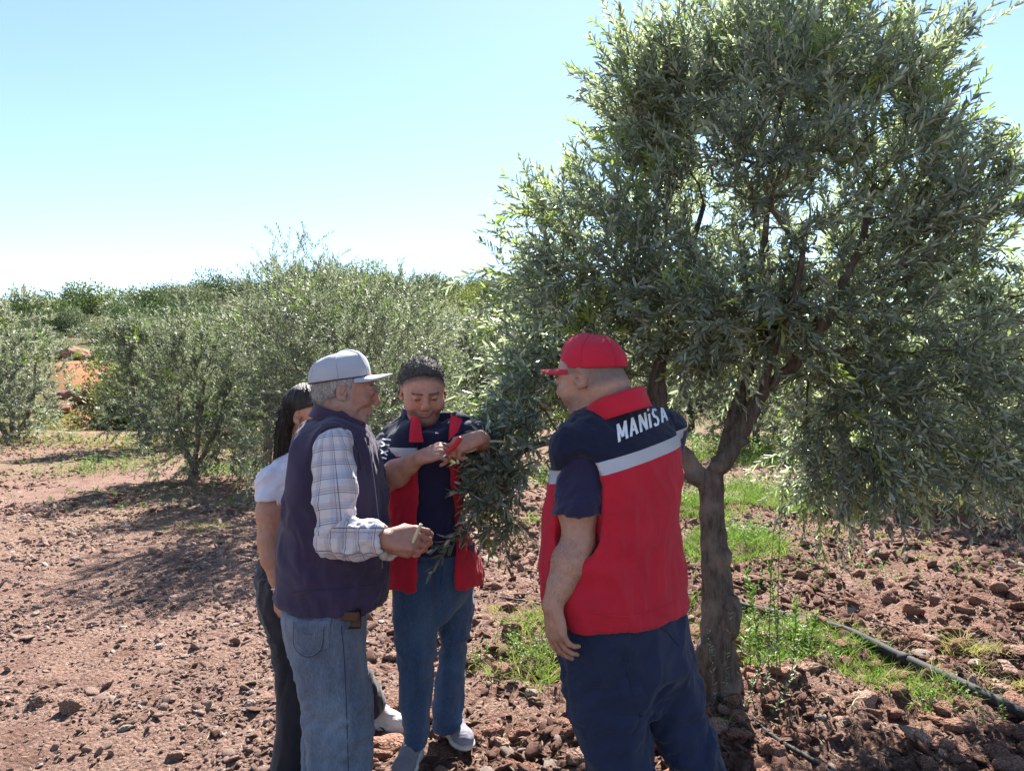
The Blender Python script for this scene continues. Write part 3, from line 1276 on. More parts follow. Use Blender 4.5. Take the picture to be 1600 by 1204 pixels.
V, Q = trunk_sdf([(tk, [.115, .098, .078, .064, .058, .066]), (limbA[:6], [.044, .030, .025, .023, .021, .019]), (limbB[:6], [.040, .028, .023, .021, .019, .017]),
                  (limbC[:6], [.048, .038, .032, .027, .025, .022])], 0.0085, amp=.017,
                 knots=[(W(1085, 745, dT - .05), (.05, .05, .04)), (W(1118, 728, dT - .05), (.035, .04, .03)), (W(1160, 690, dT - .04), (.03, .03, .03)),
                        (W(1140, 960, dT - .05), (.05, .05, .11)), (W(1105, 1030, dT - .05), (.05, .05, .12)), (W(1132, 870, dT - .05), (.03, .04, .06))])
part('trunk', V, Q, M_bark, main)
nodes = []
def addchain(pts, n=5, live=3, start=-1):
    sp = smoothpath(pts, n)
    ids = []
    prev = start
    for k, p in enumerate(sp):
        nodes.append((p, prev, None, k > live * n))
        prev = len(nodes) - 1
        ids.append(prev)
    return ids
addchain(limbA, 5, 3)
addchain(limbB, 5, 3)
addchain(limbC, 5, 3)
addchain(limbD, 5, 1)
# long low branch that hangs out to the man with the knife
limbE = [W(1052, 690, dT - .1), W(990, 690, 3.6), W(930, 695, 3.45), W(870, 690, 3.3), W(830, 700, 3.2), W(800, 720, 3.1), W(785, 770, 3.05)]
addchain(limbE, 5, 1)
n_fixed = len(nodes)
for (lp, rs) in ((limbA[5:], [.019, .015, .012]), (limbB[5:], [.017, .014, .011]), (limbC[5:], [.022, .017, .012]), (limbD, [.024, .02, .016, .011]), (limbE, [.022, .017, .015, .013, .011, .009, .007])):
    sp = smoothpath(lp, 5)
    Vt, Ft = tube(sp, np.interp(np.linspace(0, 1, len(sp)), np.linspace(0, 1, len(rs)), rs), 10)
    part('limb', Vt, Ft, M_bark, main)
ENV = [E_(1215, 320, 235, 250, 3.95, .9, .75), E_(1235, 60, 90, 100, 3.9, .5, 1.5), E_(1325, 195, 70, 90, 3.9, .6, 1.2), E_(1022, 190, 60, 95, 3.9, .4, 2.6), E_(1110, 130, 50, 70, 3.9, .4, 1.6),
       E_(925, 400, 95, 100, 3.75, .55, 1.5), E_(875, 500, 75, 90, 3.65, .45, 2.1), E_(1405, 375, 100, 110, 4.0, .8, 1.1), E_(1545, 515, 70, 90, 4.0, .7, 1.2),
       E_(782, 760, 50, 75, 3.12, .16, 12), E_(742, 815, 18, 30, 3.05, .08, 14), E_(805, 655, 42, 42, 3.2, .15, 9), E_(775, 700, 14, 28, 3.1, .07, 8), E_(840, 600, 55, 50, 3.5, .25, 4),
       E_(1330, 640, 75, 100, 3.9, .5, 2.6), E_(1300, 720, 55, 45, 3.9, .4, 2.6), E_(1510, 620, 105, 105, 4.0, .6, 1.8), E_(1470, 710, 110, 35, 3.9, .5, 2),
       E_(1080, 490, 160, 60, 3.75, .65, 2.0), E_(1050, 565, 80, 30, 3.9, .4, 2.5), E_(920, 600, 75, 60, 3.9, .35, 2.2), E_(795, 445, 14, 40, 3.7, .06, 6), E_(1230, 550, 60, 40, 4.1, .5, 1.3), E_(1160, 525, 70, 38, 3.65, .25, 3),
       E_(1420, 560, 105, 85, 3.7, .45, 1.3)]
att = sample_env(ENV, 1400, rngT, 0.78)
P, par, tips = grow(nodes, att, 0.10, seed=4)
Br, R = branch_mesh(P, par, n_fixed, r_tip=0.0022, rmax=0.02)
thick = [b[:2] for b in Br if b[2] > 0.0105]
thin = [b[:2] for b in Br if b[2] <= 0.0105]
for b in thick[:60]:
    part('branch', *b, M_bark, main)
if thick[60:]:
    thin = thin + thick[60:]
Vb, Fb = join(thin)
part('twigs', Vb, Fb, M_twig, main, kind='stuff')
cc = W(1215, 420, 3.9)


def drp(p):
    z = p[2]
    return float(np.clip((1.55 - z) / 0.9, 0, 0.75)) if p[1] > 3.3 else 0.15


def ctr(p):
    return np.array((cc[0] * 0.75 + p[0] * 0.25, cc[1], min(cc[2], p[2] - 0.12) if p[2] > cc[2] else cc[2] + 0.1))


ex = P[rngT.choice(np.arange(n_fixed, len(P)), 260)]
stems, B, D, Nn, L, Wd, T = shoots(list(P[tips]) + list(ex), ctr, 3, rngT, droop=drp, young=0.10, lenf=lambda p: .6 if p[1] < 3.4 and p[0] < .3 else (1.45 if p[2] > 2.75 else 1))
Vs, Fs = stems_mesh(stems)
part('shoot_stems', Vs, Fs, M_twig, main, kind='stuff')
print('main leaves', len(B))
# the 300 leaves that show largest become leaves of their own
dd = B[:, 1]
inv = (np.abs(B[:, 0] / dd) < 0.68) & (np.abs(B[:, 2] - CAM_H) / dd < 0.5)
score = np.where(inv, L / dd, 0)
near = np.argsort(-score)[:295]
rest = np.setdiff1d(np.arange(len(B)), near)
LV, LF, LT = leaf_cloud(B[rest], D[rest], Nn[rest], L[rest], Wd[rest], T[rest])
part('foliage', LV, LF, M_leaf, main, attrs={'tint': LT}, kind='stuff')
LM = []
for k, tv in enumerate((0.3, 0.6, 0.9, 2.0)):
    V1, F1, t1 = leaf_cloud(np.zeros((1, 3)), np.array([[0, 1.0, 0]]), np.array([[0, 0, 1.0]]), np.array([1.0]), np.array([0.19]), np.array([tv]))
    me = mesh_np('leaf', V1, F1, True, {'tint': t1})
    me.materials.append(M_leaf)
    LM.append(me)
for i in near:
    o = bpy.data.objects.new('leaf', LM[3 if T[i] > 1.5 else int(T[i] * 2.99)])
    C.objects.link(o)
    y = nrm(D[i])
    x = nrm(np.cross(y, Nn[i]))
    z = np.cross(x, y)
    o.parent = main
    Mx = Matrix((x * L[i], y * L[i], z * L[i])).transposed().to_4x4()
    Mx.translation = Vector(B[i] - tb)
    o.matrix_local = Mx


# ---------------------------------------------------------------- other olive trees
def olive(px, py, top_py, l_px, r_px, low_py, label, seed, natt=330, shoot_n=3, trunk_r=0.09, base_px=None, cat='tree', group=None,
          leafL=(0.05, 0.075), lw=0.013, lumps=9, depth=None, lean=0.0, sp=0.024, spiky=1.0, dbase=None, mt=None):
    rng = np.random.default_rng(seed)
    d = dbase or FOC * CAM_H / (py - 602)
    k = d / FOC
    x0 = ((base_px or px) - 800) * k
    zg = gz(x0, d)
    base = np.array((x0, d, zg))
    t = thing('olive_tree', base, label, cat, group)
    zt = CAM_H - (top_py - 602) * k
    zl = CAM_H - (low_py - 602) * k
    cx = ((l_px + r_px) / 2 - 800) * k
    rx = (r_px - l_px) / 2 * k
    rd = depth or rx * 0.85
    cz, rz = (zt + zl) / 2, (zt - zl) / 2
    E = [[np.array((cx, d, cz)), (rx * 0.72, rd * 0.72, rz * 0.74), rx * rd * rz * 0.5]]
    for q in range(lumps):
        th = q / lumps * 6.28 + rng.uniform(-.3, .3)
        ph = rng.uniform(-1.0, 0.75)
        c = np.array((cx + math.cos(th) * rx * 0.62 * math.cos(ph), d + math.sin(th) * rd * 0.6 * math.cos(ph), cz + math.sin(ph) * rz * 0.72))
        s = rng.uniform(0.32, 0.46)
        E.append([c, (rx * s, rd * s, rz * s * 1.1), rx * rd * rz * 0.10])
    for q in range(7):
        th = q / 7 * 6.28 + .4
        c = np.array((cx + math.cos(th) * rx * 0.58, d + math.sin(th) * rd * 0.58, cz - rz * rng.uniform(.5, .78)))
        E.append([c, (rx * .34, rd * .34, rz * .34), rx * rd * rz * 0.055])
    A = sample_env(E, natt, rng, 0.7)
    zf = zg + (zl - zg) * rng.uniform(0.75, 1.0) + 0.15
    top = np.array((x0 + lean, d, zf))
    tk = [base + (0, 0, -0.1), base + (lean * 0.1, 0, 0.05), (base * 0.5 + top * 0.5) + (rng.uniform(-.04, .04), 0, 0), top]
    ch = [(tk, [trunk_r * 1.5, trunk_r * 1.15, trunk_r, trunk_r * 0.95])]
    nds = []
    for q in range(4):
        th = q * 1.57 + rng.uniform(-.5, .5)
        e = np.array((cx * 0.5 + x0 * 0.5 + math.cos(th) * rx * 0.38, d + math.sin(th) * rd * 0.38, cz + rz * rng.uniform(-.1, .3)))
        mdl = top * 0.55 + e * 0.45 + np.array((math.cos(th), math.sin(th), 0)) * 0.08 * rx
        lp = [top, mdl, e]
        ch.append((lp, [trunk_r * 0.62, trunk_r * 0.45, trunk_r * 0.3]))
        prev = -1
        for p in smoothpath(lp, 5):
            nds.append((p, prev, None, True))
            prev = len(nds) - 1
    h = max(0.012, trunk_r / 5)
    V, Q = trunk_sdf(ch, h, amp=trunk_r * 0.09)
    part('trunk', V, Q, M_bark, t)
    nf = len(nds)
    P, par, tips = grow(nds, A, 0.22, seed=seed)
    Br, R = branch_mesh(P, par, nf, r_tip=0.003, rmax=trunk_r * 0.3)
    Vb, Fb = join([b[:2] for b in Br])
    part('branches', Vb, Fb, M_twig, t)
    cq = np.array((cx, d, cz - rz * 0.2))
    st, B, D, Nn, L, Wd, T = shoots(P[tips], cq, shoot_n, rng, Lr=(0.18, 0.42), up=0.85 * spiky, sp=sp, ll=leafL, lw=lw, young=0.05,
                                    droop=lambda p: float(np.clip((zl + 0.35 * rz - p[2]) / (0.8 * rz), 0, 0.8)))
    Vf, Ff, Tf = leaf_cloud(B, D, Nn, L, Wd, T, hexa=False)
    part('foliage', Vf, Ff, globals()[mt] if mt else M_leafb, t, attrs={'tint': Tf}, kind='stuff')
    print(label[:40], len(B))
    return t


T4 = olive(560, 796, 376, 368, 752, 758, 'wide dense olive tree behind the two men on the left', 31, natt=1000, shoot_n=3, trunk_r=.09, lumps=14, dbase=9.3, depth=2.0)
T4b = olive(445, 745, 372, 375, 520, 705, 'tall olive tree whose pointed top rises highest behind the woman', 32, natt=420, shoot_n=3, trunk_r=.07, lumps=7, dbase=11.5, base_px=420, leafL=(.06, .085), lw=.016)
T3 = olive(300, 752, 458, 222, 425, 748, 'rounded olive tree with a leaf skirted trunk left of the woman', 33, natt=520, shoot_n=3, trunk_r=.075, base_px=303, leafL=(.06, .085), lw=.017)
T2 = olive(225, 700, 482, 155, 335, 686, 'smaller olive tree with a thin leaning bare trunk at left', 34, natt=360, shoot_n=3, trunk_r=.085, lean=0.12, leafL=(.085, .12), lw=.026)
T1 = olive(0, 690, 426, -150, 112, 702, 'silvery grey olive tree cut by the left edge of the photo', 35, natt=620, shoot_n=3, trunk_r=.12, base_px=20, leafL=(.09, .125), lw=.027, mt='M_leafs')
T5 = olive(1590, 806, 400, 1345, 1720, 785, 'shaded olive tree at the right edge behind the big tree', 36, natt=650, shoot_n=3, trunk_r=.08, base_px=1592, lumps=12, dbase=9.2)
T5b = olive(1300, 770, 470, 1225, 1430, 750, 'olive tree half hidden behind the low right boughs', 39, natt=380, shoot_n=3, trunk_r=.07, base_px=1330, dbase=10.6)
T6 = olive(960, 735, 485, 815, 1110, 672, 'sunlit olive tree behind the red cap', 37, natt=420, shoot_n=3, trunk_r=.08, dbase=14.5, leafL=(.08, .115), lw=.024)
T7 = olive(1180, 712, 470, 1075, 1300, 668, 'sunlit olive tree seen in the gap between the forked limbs', 38, natt=380, shoot_n=3, trunk_r=.08, dbase=17.5, leafL=(.095, .13), lw=.028)
T8 = olive(730, 725, 462, 640, 845, 698, 'olive tree between the middle man and the hanging branch', 40, natt=420, shoot_n=3, trunk_r=.08, dbase=13.5, leafL=(.08, .11), lw=.023)
FAR = [(-230, 21, 1.0, 'beyond the left edge of the field'), (600, 21, 1.0, 'behind the wide dense one'), (1450, 19, 1.1, 'low behind the right edge tree'), (1720, 16, 1.0, 'beyond the right edge'),
       (880, 22, 1.1, 'behind the hanging branch'), (470, 24, 1.15, 'above and behind the woman'), (380, 22, 1.0, 'behind the rounded left one'), (1080, 24, 1.1, 'in the gap right of the red cap'),
       (1280, 23, 1.2, 'behind the low right boughs'), (690, 26, 1.2, 'far behind the middle man'), (1570, 25, 1.2, 'far behind the right edge tree'),
       (-60, 28, 1.1, 'at the foot of the hill at the left edge'), (980, 29, 1.2, 'far behind the red cap'), (1180, 30, 1.3, 'at the foot of the hill beyond the forked limbs'), (1400, 30, 1.3, 'at the foot of the hill at right')]
for k, (px, dd_, s, lb) in enumerate(FAR):
    src = (T2, T8, T7)[k % 3]
    c = copy_tree(src)
    x = (px - 800) * dd_ / FOC
    c.location = (x, dd_, gz(x, dd_))
    c.rotation_euler = (0, 0, 1.0 + k * 1.7)
    c.scale = (s * 1.1, s * 1.1, s * .95)
    c['label'] = 'far olive tree ' + lb


# ---------------------------------------------------------------- the hill's scrub
def scrub_mesh(seed, N=900, ls=0.16, upright=0.0, r=(1, 1, 0.8)):
    rng = np.random.default_rng(seed)
    L_ = [(nrm(rng.normal(size=3)) * 0.5 * np.array((1, 1, 0.7)), rng.uniform(0.35, 0.6)) for _ in range(9)]
    pts, nn = [], []
    for k in range(N):
        c, s = L_[rng.integers(9)]
        v = nrm(rng.normal(size=3))
        pts.append((c + v * s * rng.uniform(0.6, 1.02)) * np.array(r))
        nn.append(v)
    P_ = np.array(pts) + np.array((0, 0, 0.75 * r[2]))
    nn = np.array(nn)
    D_ = nrm(nn * 0.6 + rng.normal(size=(N, 3)) * 0.6 + (0, 0, 0.5 + upright))
    Ls = rng.uniform(0.7, 1.3, N) * ls
    V, F, T = leaf_cloud(P_, D_, nrm(nn + rng.normal(size=(N, 3)) * 0.5), Ls, Ls * 0.45, rng.random(N), hexa=False)
    return V, F, T


M_scrA = leaf_mat('scrub_dark', (0.085, 0.115, 0.055), (0.11, 0.145, 0.075), 0.15, 0.6, 0.2)
M_scrB = leaf_mat('scrub_yellow', (0.19, 0.21, 0.07), (0.21, 0.23, 0.10), 0.2, 0.6, 0.2)
M_scrC = leaf_mat('scrub_silver', (0.17, 0.19, 0.125), (0.24, 0.26, 0.19), 0.15, 0.6, 0.2)
SCR = []
for k in range(6):
    V, F, T = scrub_mesh(50 + k, 2600 if k < 3 else 2000, 0.085)
    me = mesh_np('foliage', V, F, True, {'tint': T})
    me.materials.append((M_scrA, M_scrB, M_scrC)[k % 3])
    SCR.append(me)
sr = random.Random(5)
LBS = ['dark evergreen shrub on the hillside scrub', 'yellow green shrub on the hillside scrub', 'silvery wild olive shrub on the hillside scrub']
spots = []
for _ in range(260):
    y = 27 + 86 * sr.random() ** 0.9
    px = sr.uniform(-160, 850) if sr.random() < 0.85 else sr.uniform(850, 1750)
    spots.append(((px - 800) * y / FOC, y, sr.uniform(0.9, 1.9) * (1 + y / 80)))
for k in range(54):
    px = -150 + k * 24 + sr.uniform(-8, 8)
    y = RIDGE + sr.uniform(-4, 3)
    spots.append(((px - 800) * y / FOC, y, sr.uniform(1.8, 3.2)))
nk = 0
for k, (x, y, s) in enumerate(spots[:330]):
    px = 800 + x * FOC / y
    if 85 < px < 170 and y < 56:          # the bare reddish bank shows here
        continue
    v = k % 6 if sr.random() < 0.6 else (0 if y > RIDGE - 8 else 3)
    nk += 1
    if nk > 296:
        break
    o = link('hillside_shrub', SCR[v], None, None, label=LBS[v % 3], cat='shrub', group=['dark shrubs on the hill', 'yellow green shrubs on the hill', 'silvery shrubs on the hill'][v % 3])
    o.location = (x, y, float(ground_h(x, y)) - 0.15 * s)
    o.rotation_euler = (0, 0, sr.uniform(0, 6.28))
    o.scale = (s * sr.uniform(0.9, 1.3), s * sr.uniform(0.9, 1.2), s * sr.uniform(0.75, 1.2))
# rocks of the bank and the dry stone wall under the left tree
for k, (px, py, d, s, lb) in enumerate([(106, 556, 31, .62, 'reddish boulder on the bare bank at left'), (118, 512, 44, .7, 'rock outcrop on the hillside above the bare bank'),
                                        (95, 590, 30, .5, 'brown boulder low on the bare bank at left')]):
    p = W(px, py, d)
    V, F = lump(140 + k, 3, 0.4, 0.7)
    me = mesh_np('boulder', V, F, True)
    me.materials.append(M_clod)
    o = link('boulder', me, None, None, label=lb, cat='rock')
    o.location = (p[0], d, float(ground_h(p[0], d)) + s * 0.35)
    o.scale = (s * 1.5, s, s)
    o.rotation_euler = (0, 0, k)

# ---------------------------------------------------------------- grass and weeds
M_grass = leaf_mat('grass_blade', (0.13, 0.215, 0.04), (0.15, 0.23, 0.05), 0.35, 0.5, 0.3, young=(0.36, 0.31, 0.15))
M_weed = leaf_mat('weed_leaf', (0.125, 0.20, 0.045), (0.16, 0.235, 0.07), 0.35, 0.55, 0.25, young=(0.26, 0.27, 0.09))


def grass(name, patches, seed, m=M_grass):
    rng = np.random.default_rng(seed)
    B, D, L, Wd, T = [], [], [], [], []
    for (px, py, rx, ry, n, h, dry) in patches:
        x0, y0 = gp(px, py)
        # tussocks: blades come in bunches
        nb = max(1, n // 14)
        r = np.sqrt(rng.random(nb))
        th = rng.random(nb) * 6.28
        bx_, by_ = x0 + rx * r * np.cos(th), y0 + ry * r * np.sin(th)
        for bxx, byy in zip(bx_, by_):
            q = rng.integers(8, 20)
            x = bxx + rng.normal(size=q) * 0.018
            y = byy + rng.normal(size=q) * 0.018
            B.append(np.stack([x, y, ground_h(x, y) + clod_h(x, y) - 0.005], -1))
            d = np.stack([x - bxx, y - byy, np.zeros(q)], -1) * 14 + rng.normal(size=(q, 3)) * 0.3
            d[:, 2] = 1.0
            D.append(nrm(d))
            L.append(h * rng.uniform(0.4, 1.15, q))
            Wd.append(rng.uniform(0.0022, 0.0042, q) * (1 + 0.06 * byy))
            T.append(np.where(rng.random(q) < dry, 2.0, rng.random(q)))
    B, D, L, Wd, T = map(np.concatenate, (B, D, L, Wd, T))
    n = len(B)
    s = nrm(np.cross(D, rng.normal(size=(n, 3))))
    bend = nrm(D * (1, 1, 0) + rng.normal(size=(n, 3)) * 0.15) * (1, 1, 0)
    lv = []
    for t, w in ((0, 1), (0.5, 0.8), (1, 0.06)):
        c = B + D * (L * t)[:, None] + bend * (L * 0.45 * t ** 2)[:, None] - np.array((0, 0, 1)) * (L * 0.22 * t ** 2)[:, None]
        lv += [c - s * (Wd * w / 2)[:, None], c + s * (Wd * w / 2)[:, None]]
    V = np.stack(lv, 1).reshape(-1, 3)
    F0 = np.array([[0, 1, 3, 2], [2, 3, 5, 4]])
    F = (F0[None] + (np.arange(n) * 6)[:, None, None]).reshape(-1, 4)
    return link(name, mesh_np(name, V, F, True, {'tint': np.repeat(T, 6)}), m, kind='stuff')


grass('green_grass', [
    (1090, 800, .5, .9, 2300, .20, .05), (1150, 860, .45, .7, 2200, .2, .05), (1200, 790, .65, 1.1, 2900, .22, .08), (1080, 870, .3, .5, 700, .15, .05),
    (1180, 1010, .36, .42, 1300, .15, .08), (1250, 1000, .25, .3, 300, .12, .1), (1320, 1030, .28, .20, 480, .11, .15), (1385, 1075, .26, .2, 420, .13, .15), (1450, 1105, .22, .16, 330, .11, .15),
    (1340, 1010, .3, .2, 200, .10, .4), (1290, 1020, .2, .2, 250, .12, .1),
    (850, 1010, .2, .3, 420, .16, .2), (845, 1055, .16, .2, 330, .16, .2), (800, 1050, .3, .25, 160, .11, .4), (780, 1080, .3, .2, 130, .09, .4), (1060, 960, .2, .4, 260, .14, .1),
    (1400, 790, 1.3, 1.1, 1500, .16, .12), (1280, 810, .6, .6, 450, .12, .25), (1320, 840, .5, .4, 260, .10, .3), (1560, 760, 1.0, 1.2, 500, .16, .1), (1195, 725, 1.6, 1.6, 1200, .4, .05), (1130, 710, 1.4, 1.8, 700, .35, .05),
    (370, 735, .8, 1.0, 1500, .15, .1), (300, 830, .35, .3, 200, .09, .4), (210, 730, 1.2, 1.6, 700, .16, .4), (395, 790, .5, .5, 260, .1, .3), (820, 745, 1.6, 1.5, 1200, .2, .1), (860, 820, .4, .5, 350, .14, .1),
    (940, 980, .3, .2, 100, .1, .3), (1070, 1150, .2, .15, 90, .08, .3), (1500, 1070, .2, .15, 70, .1, .6)], 61)
grass('dry_grass', [
    (110, 665, 3.2, 2.4, 3800, .26, .92), (30, 672, 2.0, 2.0, 900, .2, .9), (230, 690, 2.2, 2.6, 1300, .18, .7), (330, 700, 2.5, 2.4, 1100, .18, .6), (150, 720, 1.6, 1.4, 500, .12, .8),
    (720, 960, .3, .3, 150, .08, .95), (1530, 1035, .16, .16, 260, .13, .97), (1590, 1090, .15, .15, 160, .1, .97), (850, 960, .25, .3, 200, .1, .8), (610, 940, .3, .3, 160, .07, .9),
    (1340, 900, 1.0, .6, 220, .07, .9), (1480, 870, 1.0, .6, 160, .08, .9), (300, 690, 3.4, 3.0, 1200, .2, .8), (1250, 690, 3.5, 3.0, 1500, .3, .5), (700, 690, 4, 4, 1200, .3, .6)], 62)


def weeds(name, patches, seed, m=M_weed):
    rng = np.random.default_rng(seed)
    B, D, N_, L, Wd, T, ST = [], [], [], [], [], [], []
    for (px, py, rx, ry, n, h, ls) in patches:
        x0, y0 = gp(px, py)
        for _ in range(n):
            r, th = math.sqrt(rng.random()), rng.random() * 6.28
            x, y = x0 + rx * r * math.cos(th), y0 + ry * r * math.sin(th)
            z = gz(x, y)
            hh = h * rng.uniform(0.5, 1.2)
            lean = rng.normal(size=2) * 0.25
            t = np.linspace(0, 1, 6)
            pts = np.stack([x + lean[0] * hh * t, y + lean[1] * hh * t, z + hh * t], -1)
            ST.append(pts)
            k = 14
            tt = rng.uniform(0.1, 1, k)
            b = np.stack([x + lean[0] * hh * tt, y + lean[1] * hh * tt, z + hh * tt], -1)
            a = rng.random(k) * 6.28
            B.append(b)
            D.append(nrm(np.stack([np.cos(a), np.sin(a), rng.uniform(0.1, 0.9, k)], -1)))
            N_.append(nrm(rng.normal(size=(k, 3)) * 0.4 + (0, 0, 1)))
            L.append(ls * rng.uniform(0.6, 1.2, k))
            Wd.append(ls * rng.uniform(0.3, 0.55, k))
            T.append(np.where(rng.random(k) < 0.06, 2.0, rng.random(k)))
    V, F, Tt = leaf_cloud(*map(np.concatenate, (B, D, N_, L, Wd, T)), hexa=False)
    Vs, Fs = stems_mesh(ST, 0.0015)
    V2, F2 = join([(V, [F]), (Vs, [Fs])])
    return link(name, mesh_np(name, V2, F2, True, {'tint': np.concatenate([Tt, np.full(len(Vs), 0.5)])}), m, kind='stuff')


weeds('green_weeds', [(1090, 790, .5, .8, 110, .2, .035), (1190, 770, .7, .8, 150, .22, .04), (1160, 850, .4, .5, 110, .18, .03), (1185, 1000, .34, .35, 90, .16, .022), (1190, 715, 1.6, 1.8, 230, .5, .085),
                      (1400, 780, 1.2, 1.0, 150, .2, .05), (95, 668, .8, .8, 60, .5, .1), (350, 738, .7, .8, 100, .14, .04), (800, 1040, .25, .25, 40, .12, .02), (845, 760, .8, .8, 110, .32, .05),
                      (135, 745, .9, .9, 60, .3, .04), (200, 735, .9, .9, 60, .3, .04), (1255, 1030, .25, .2, 40, .1, .02), (1500, 1120, .2, .2, 20, .1, .02), (60, 690, 4, 2.5, 120, .28, .06), (300, 700, 5, 3, 170, .28, .05), (700, 700, 6, 3, 150, .3, .06), (1300, 700, 5, 3, 240, .35, .07), (250, 780, 2, 1.2, 90, .1, .03), (1500, 760, 2, 1.5, 150, .2, .05), (1230, 905, 1, .6, 70, .09, .02), (1450, 900, 1.2, .8, 60, .09, .02), (560, 760, 2.5, 1.5, 150, .15, .04)], 71)


# tall thin weeds and the suckers at the trunk foot: each one a plant
def stalk(px, py, h, label, seed, r=0.003, leaf=0.022, nl=46, group=None, spread=0.0, mt=None, fill=(0.1, 1.0), lw=0.3):
    rng = np.random.default_rng(seed)
    x, y = gp(px, py)
    b = np.array((x, y, gz(x, y) - 0.01))
    t = thing('sucker_shoot' if mt else 'tall_weed', b, label, 'plant', group)
    tt = np.linspace(0, 1, 9)
    ln = rng.normal(size=2) * 0.05 + np.array((spread, 0))
    pts = b + np.stack([ln[0] * tt ** 1.5 * h * 2, ln[1] * tt * h, tt * h], -1) + np.cumsum(rng.normal(size=(9, 3)) * 0.004, 0)
    part('stem', *tube(pts, np.linspace(r, r * 0.4, 9), 5), M_twig, t)
    u = rng.uniform(*fill, nl)
    B = np.stack([np.interp(u, tt, pts[:, k]) for k in range(3)], -1)
    a = rng.random(nl) * 6.28
    D = nrm(np.stack([np.cos(a), np.sin(a), rng.uniform(0.3, 1.4, nl)], -1))
    L_ = leaf * rng.uniform(0.6, 1.3, nl)
    V, F, T = leaf_cloud(B, D, nrm(rng.normal(size=(nl, 3)) * 0.6 + (0, 0, 1)), L_, L_ * lw, rng.random(nl))
    part('leaves', V, F, mt or M_weed, t, attrs={'tint': T}, kind='stuff')


stalk(1212, 1098, 1.02, 'tallest thin weed stalk rising right of the trunk foot', 1, nl=90, leaf=.02)
stalk(1198, 1090, 0.88, 'thin leafy weed stalk close left of the tallest one', 2, nl=80, leaf=.02)
for k, (px, py, h, lb) in enumerate([(1222, 1085, .62, 'slender weed right of the tallest stalk'), (1188, 1070, .55, 'leafy green weed behind the two tall stalks'), (1240, 1060, .4, 'short leafy weed nearest the thick pipe, right of the trunk'),
                                     (1172, 1050, .5, 'green weed growing against the right side of the trunk'), (1260, 1040, .3, 'low weed just in front of the thick pipe')]):
    stalk(px, py, h, lb, 40 + k, nl=110, leaf=.03, lw=.4)
for k, (px, py, h, sp_) in enumerate([(1100, 1108, .42, -.1), (1130, 1118, .5, .05), (1150, 1105, .4, .1), (1172, 1110, .36, .15), (1088, 1100, .3, -.2), (1190, 1115, .3, .2), (1118, 1120, .36, 0), (1160, 1120, .33, .1), (1230, 1100, .34, .1),
                                      (1078, 1085, .4, -.1), (1205, 1125, .26, .3)]):
    stalk(px, py, h, 'thin sucker shoot with small silvery leaves at the foot of the big trunk', 10 + k, leaf=.026, nl=34, group='sucker shoots round the trunk foot', spread=sp_, mt=M_leaf, lw=.28)


# fallen straws, twigs and dry leaves
def litter(name, n, y0, y1, seed, m, lr=(0.02, 0.07), wr=0.0016, xr=(-60, 1660)):
    rng = np.random.default_rng(seed)
    Y = y0 + (y1 - y0) * rng.random(n) ** 1.3
    X = (rng.uniform(*xr, n) - 800) * Y / FOC
    B = np.stack([X, Y, ground_h(X, Y) + clod_h(X, Y) + 0.012], -1)
    a = rng.random(n) * 6.28
    D = nrm(np.stack([np.cos(a), np.sin(a), rng.normal(size=n) * 0.15], -1))
    L_ = rng.uniform(*lr, n)
    V, F, T = leaf_cloud(B, D, nrm(rng.normal(size=(n, 3)) * 0.4 + (0, 0, 1)), L_, np.full(n, wr) * rng.uniform(.7, 1.4, n), rng.random(n), hexa=False, curl=0.05)
    return link(name, mesh_np(name, V, F, False, {'tint': T}), m, kind='stuff')


M_straw = mat('dry_straw', (0.42, 0.33, 0.20), 0.8, var=0.3)
M_dead = leaf_mat('fallen_leaf', (0.17, 0.12, 0.07), (0.28, 0.24, 0.18), 0.05, 0.7, 0.2)
litter('straw_bits', 2600, 2.2, 9, 81, M_straw, (0.02, 0.09), 0.0022)
litter('fallen_olive_leaves', 3200, 2.3, 6, 82, M_dead, (0.03, 0.05), 0.009, (650, 1660))

# ================================================================ people
def frame(f, up=(0, 0, 1), roll=0.0):
    f = nrm(f)
    r = nrm(np.cross(f, np.array(up, float)))
    u = np.cross(r, f)
    if roll:
        r, u = r * math.cos(roll) + u * math.sin(roll), u * math.cos(roll) - r * math.sin(roll)
    return np.array([r, f, u])


def loc(c, M, p, s=1.0):
    p = np.asarray(p, float) * s
    return c + M[0] * p[0] + M[1] * p[1] + M[2] * p[2]


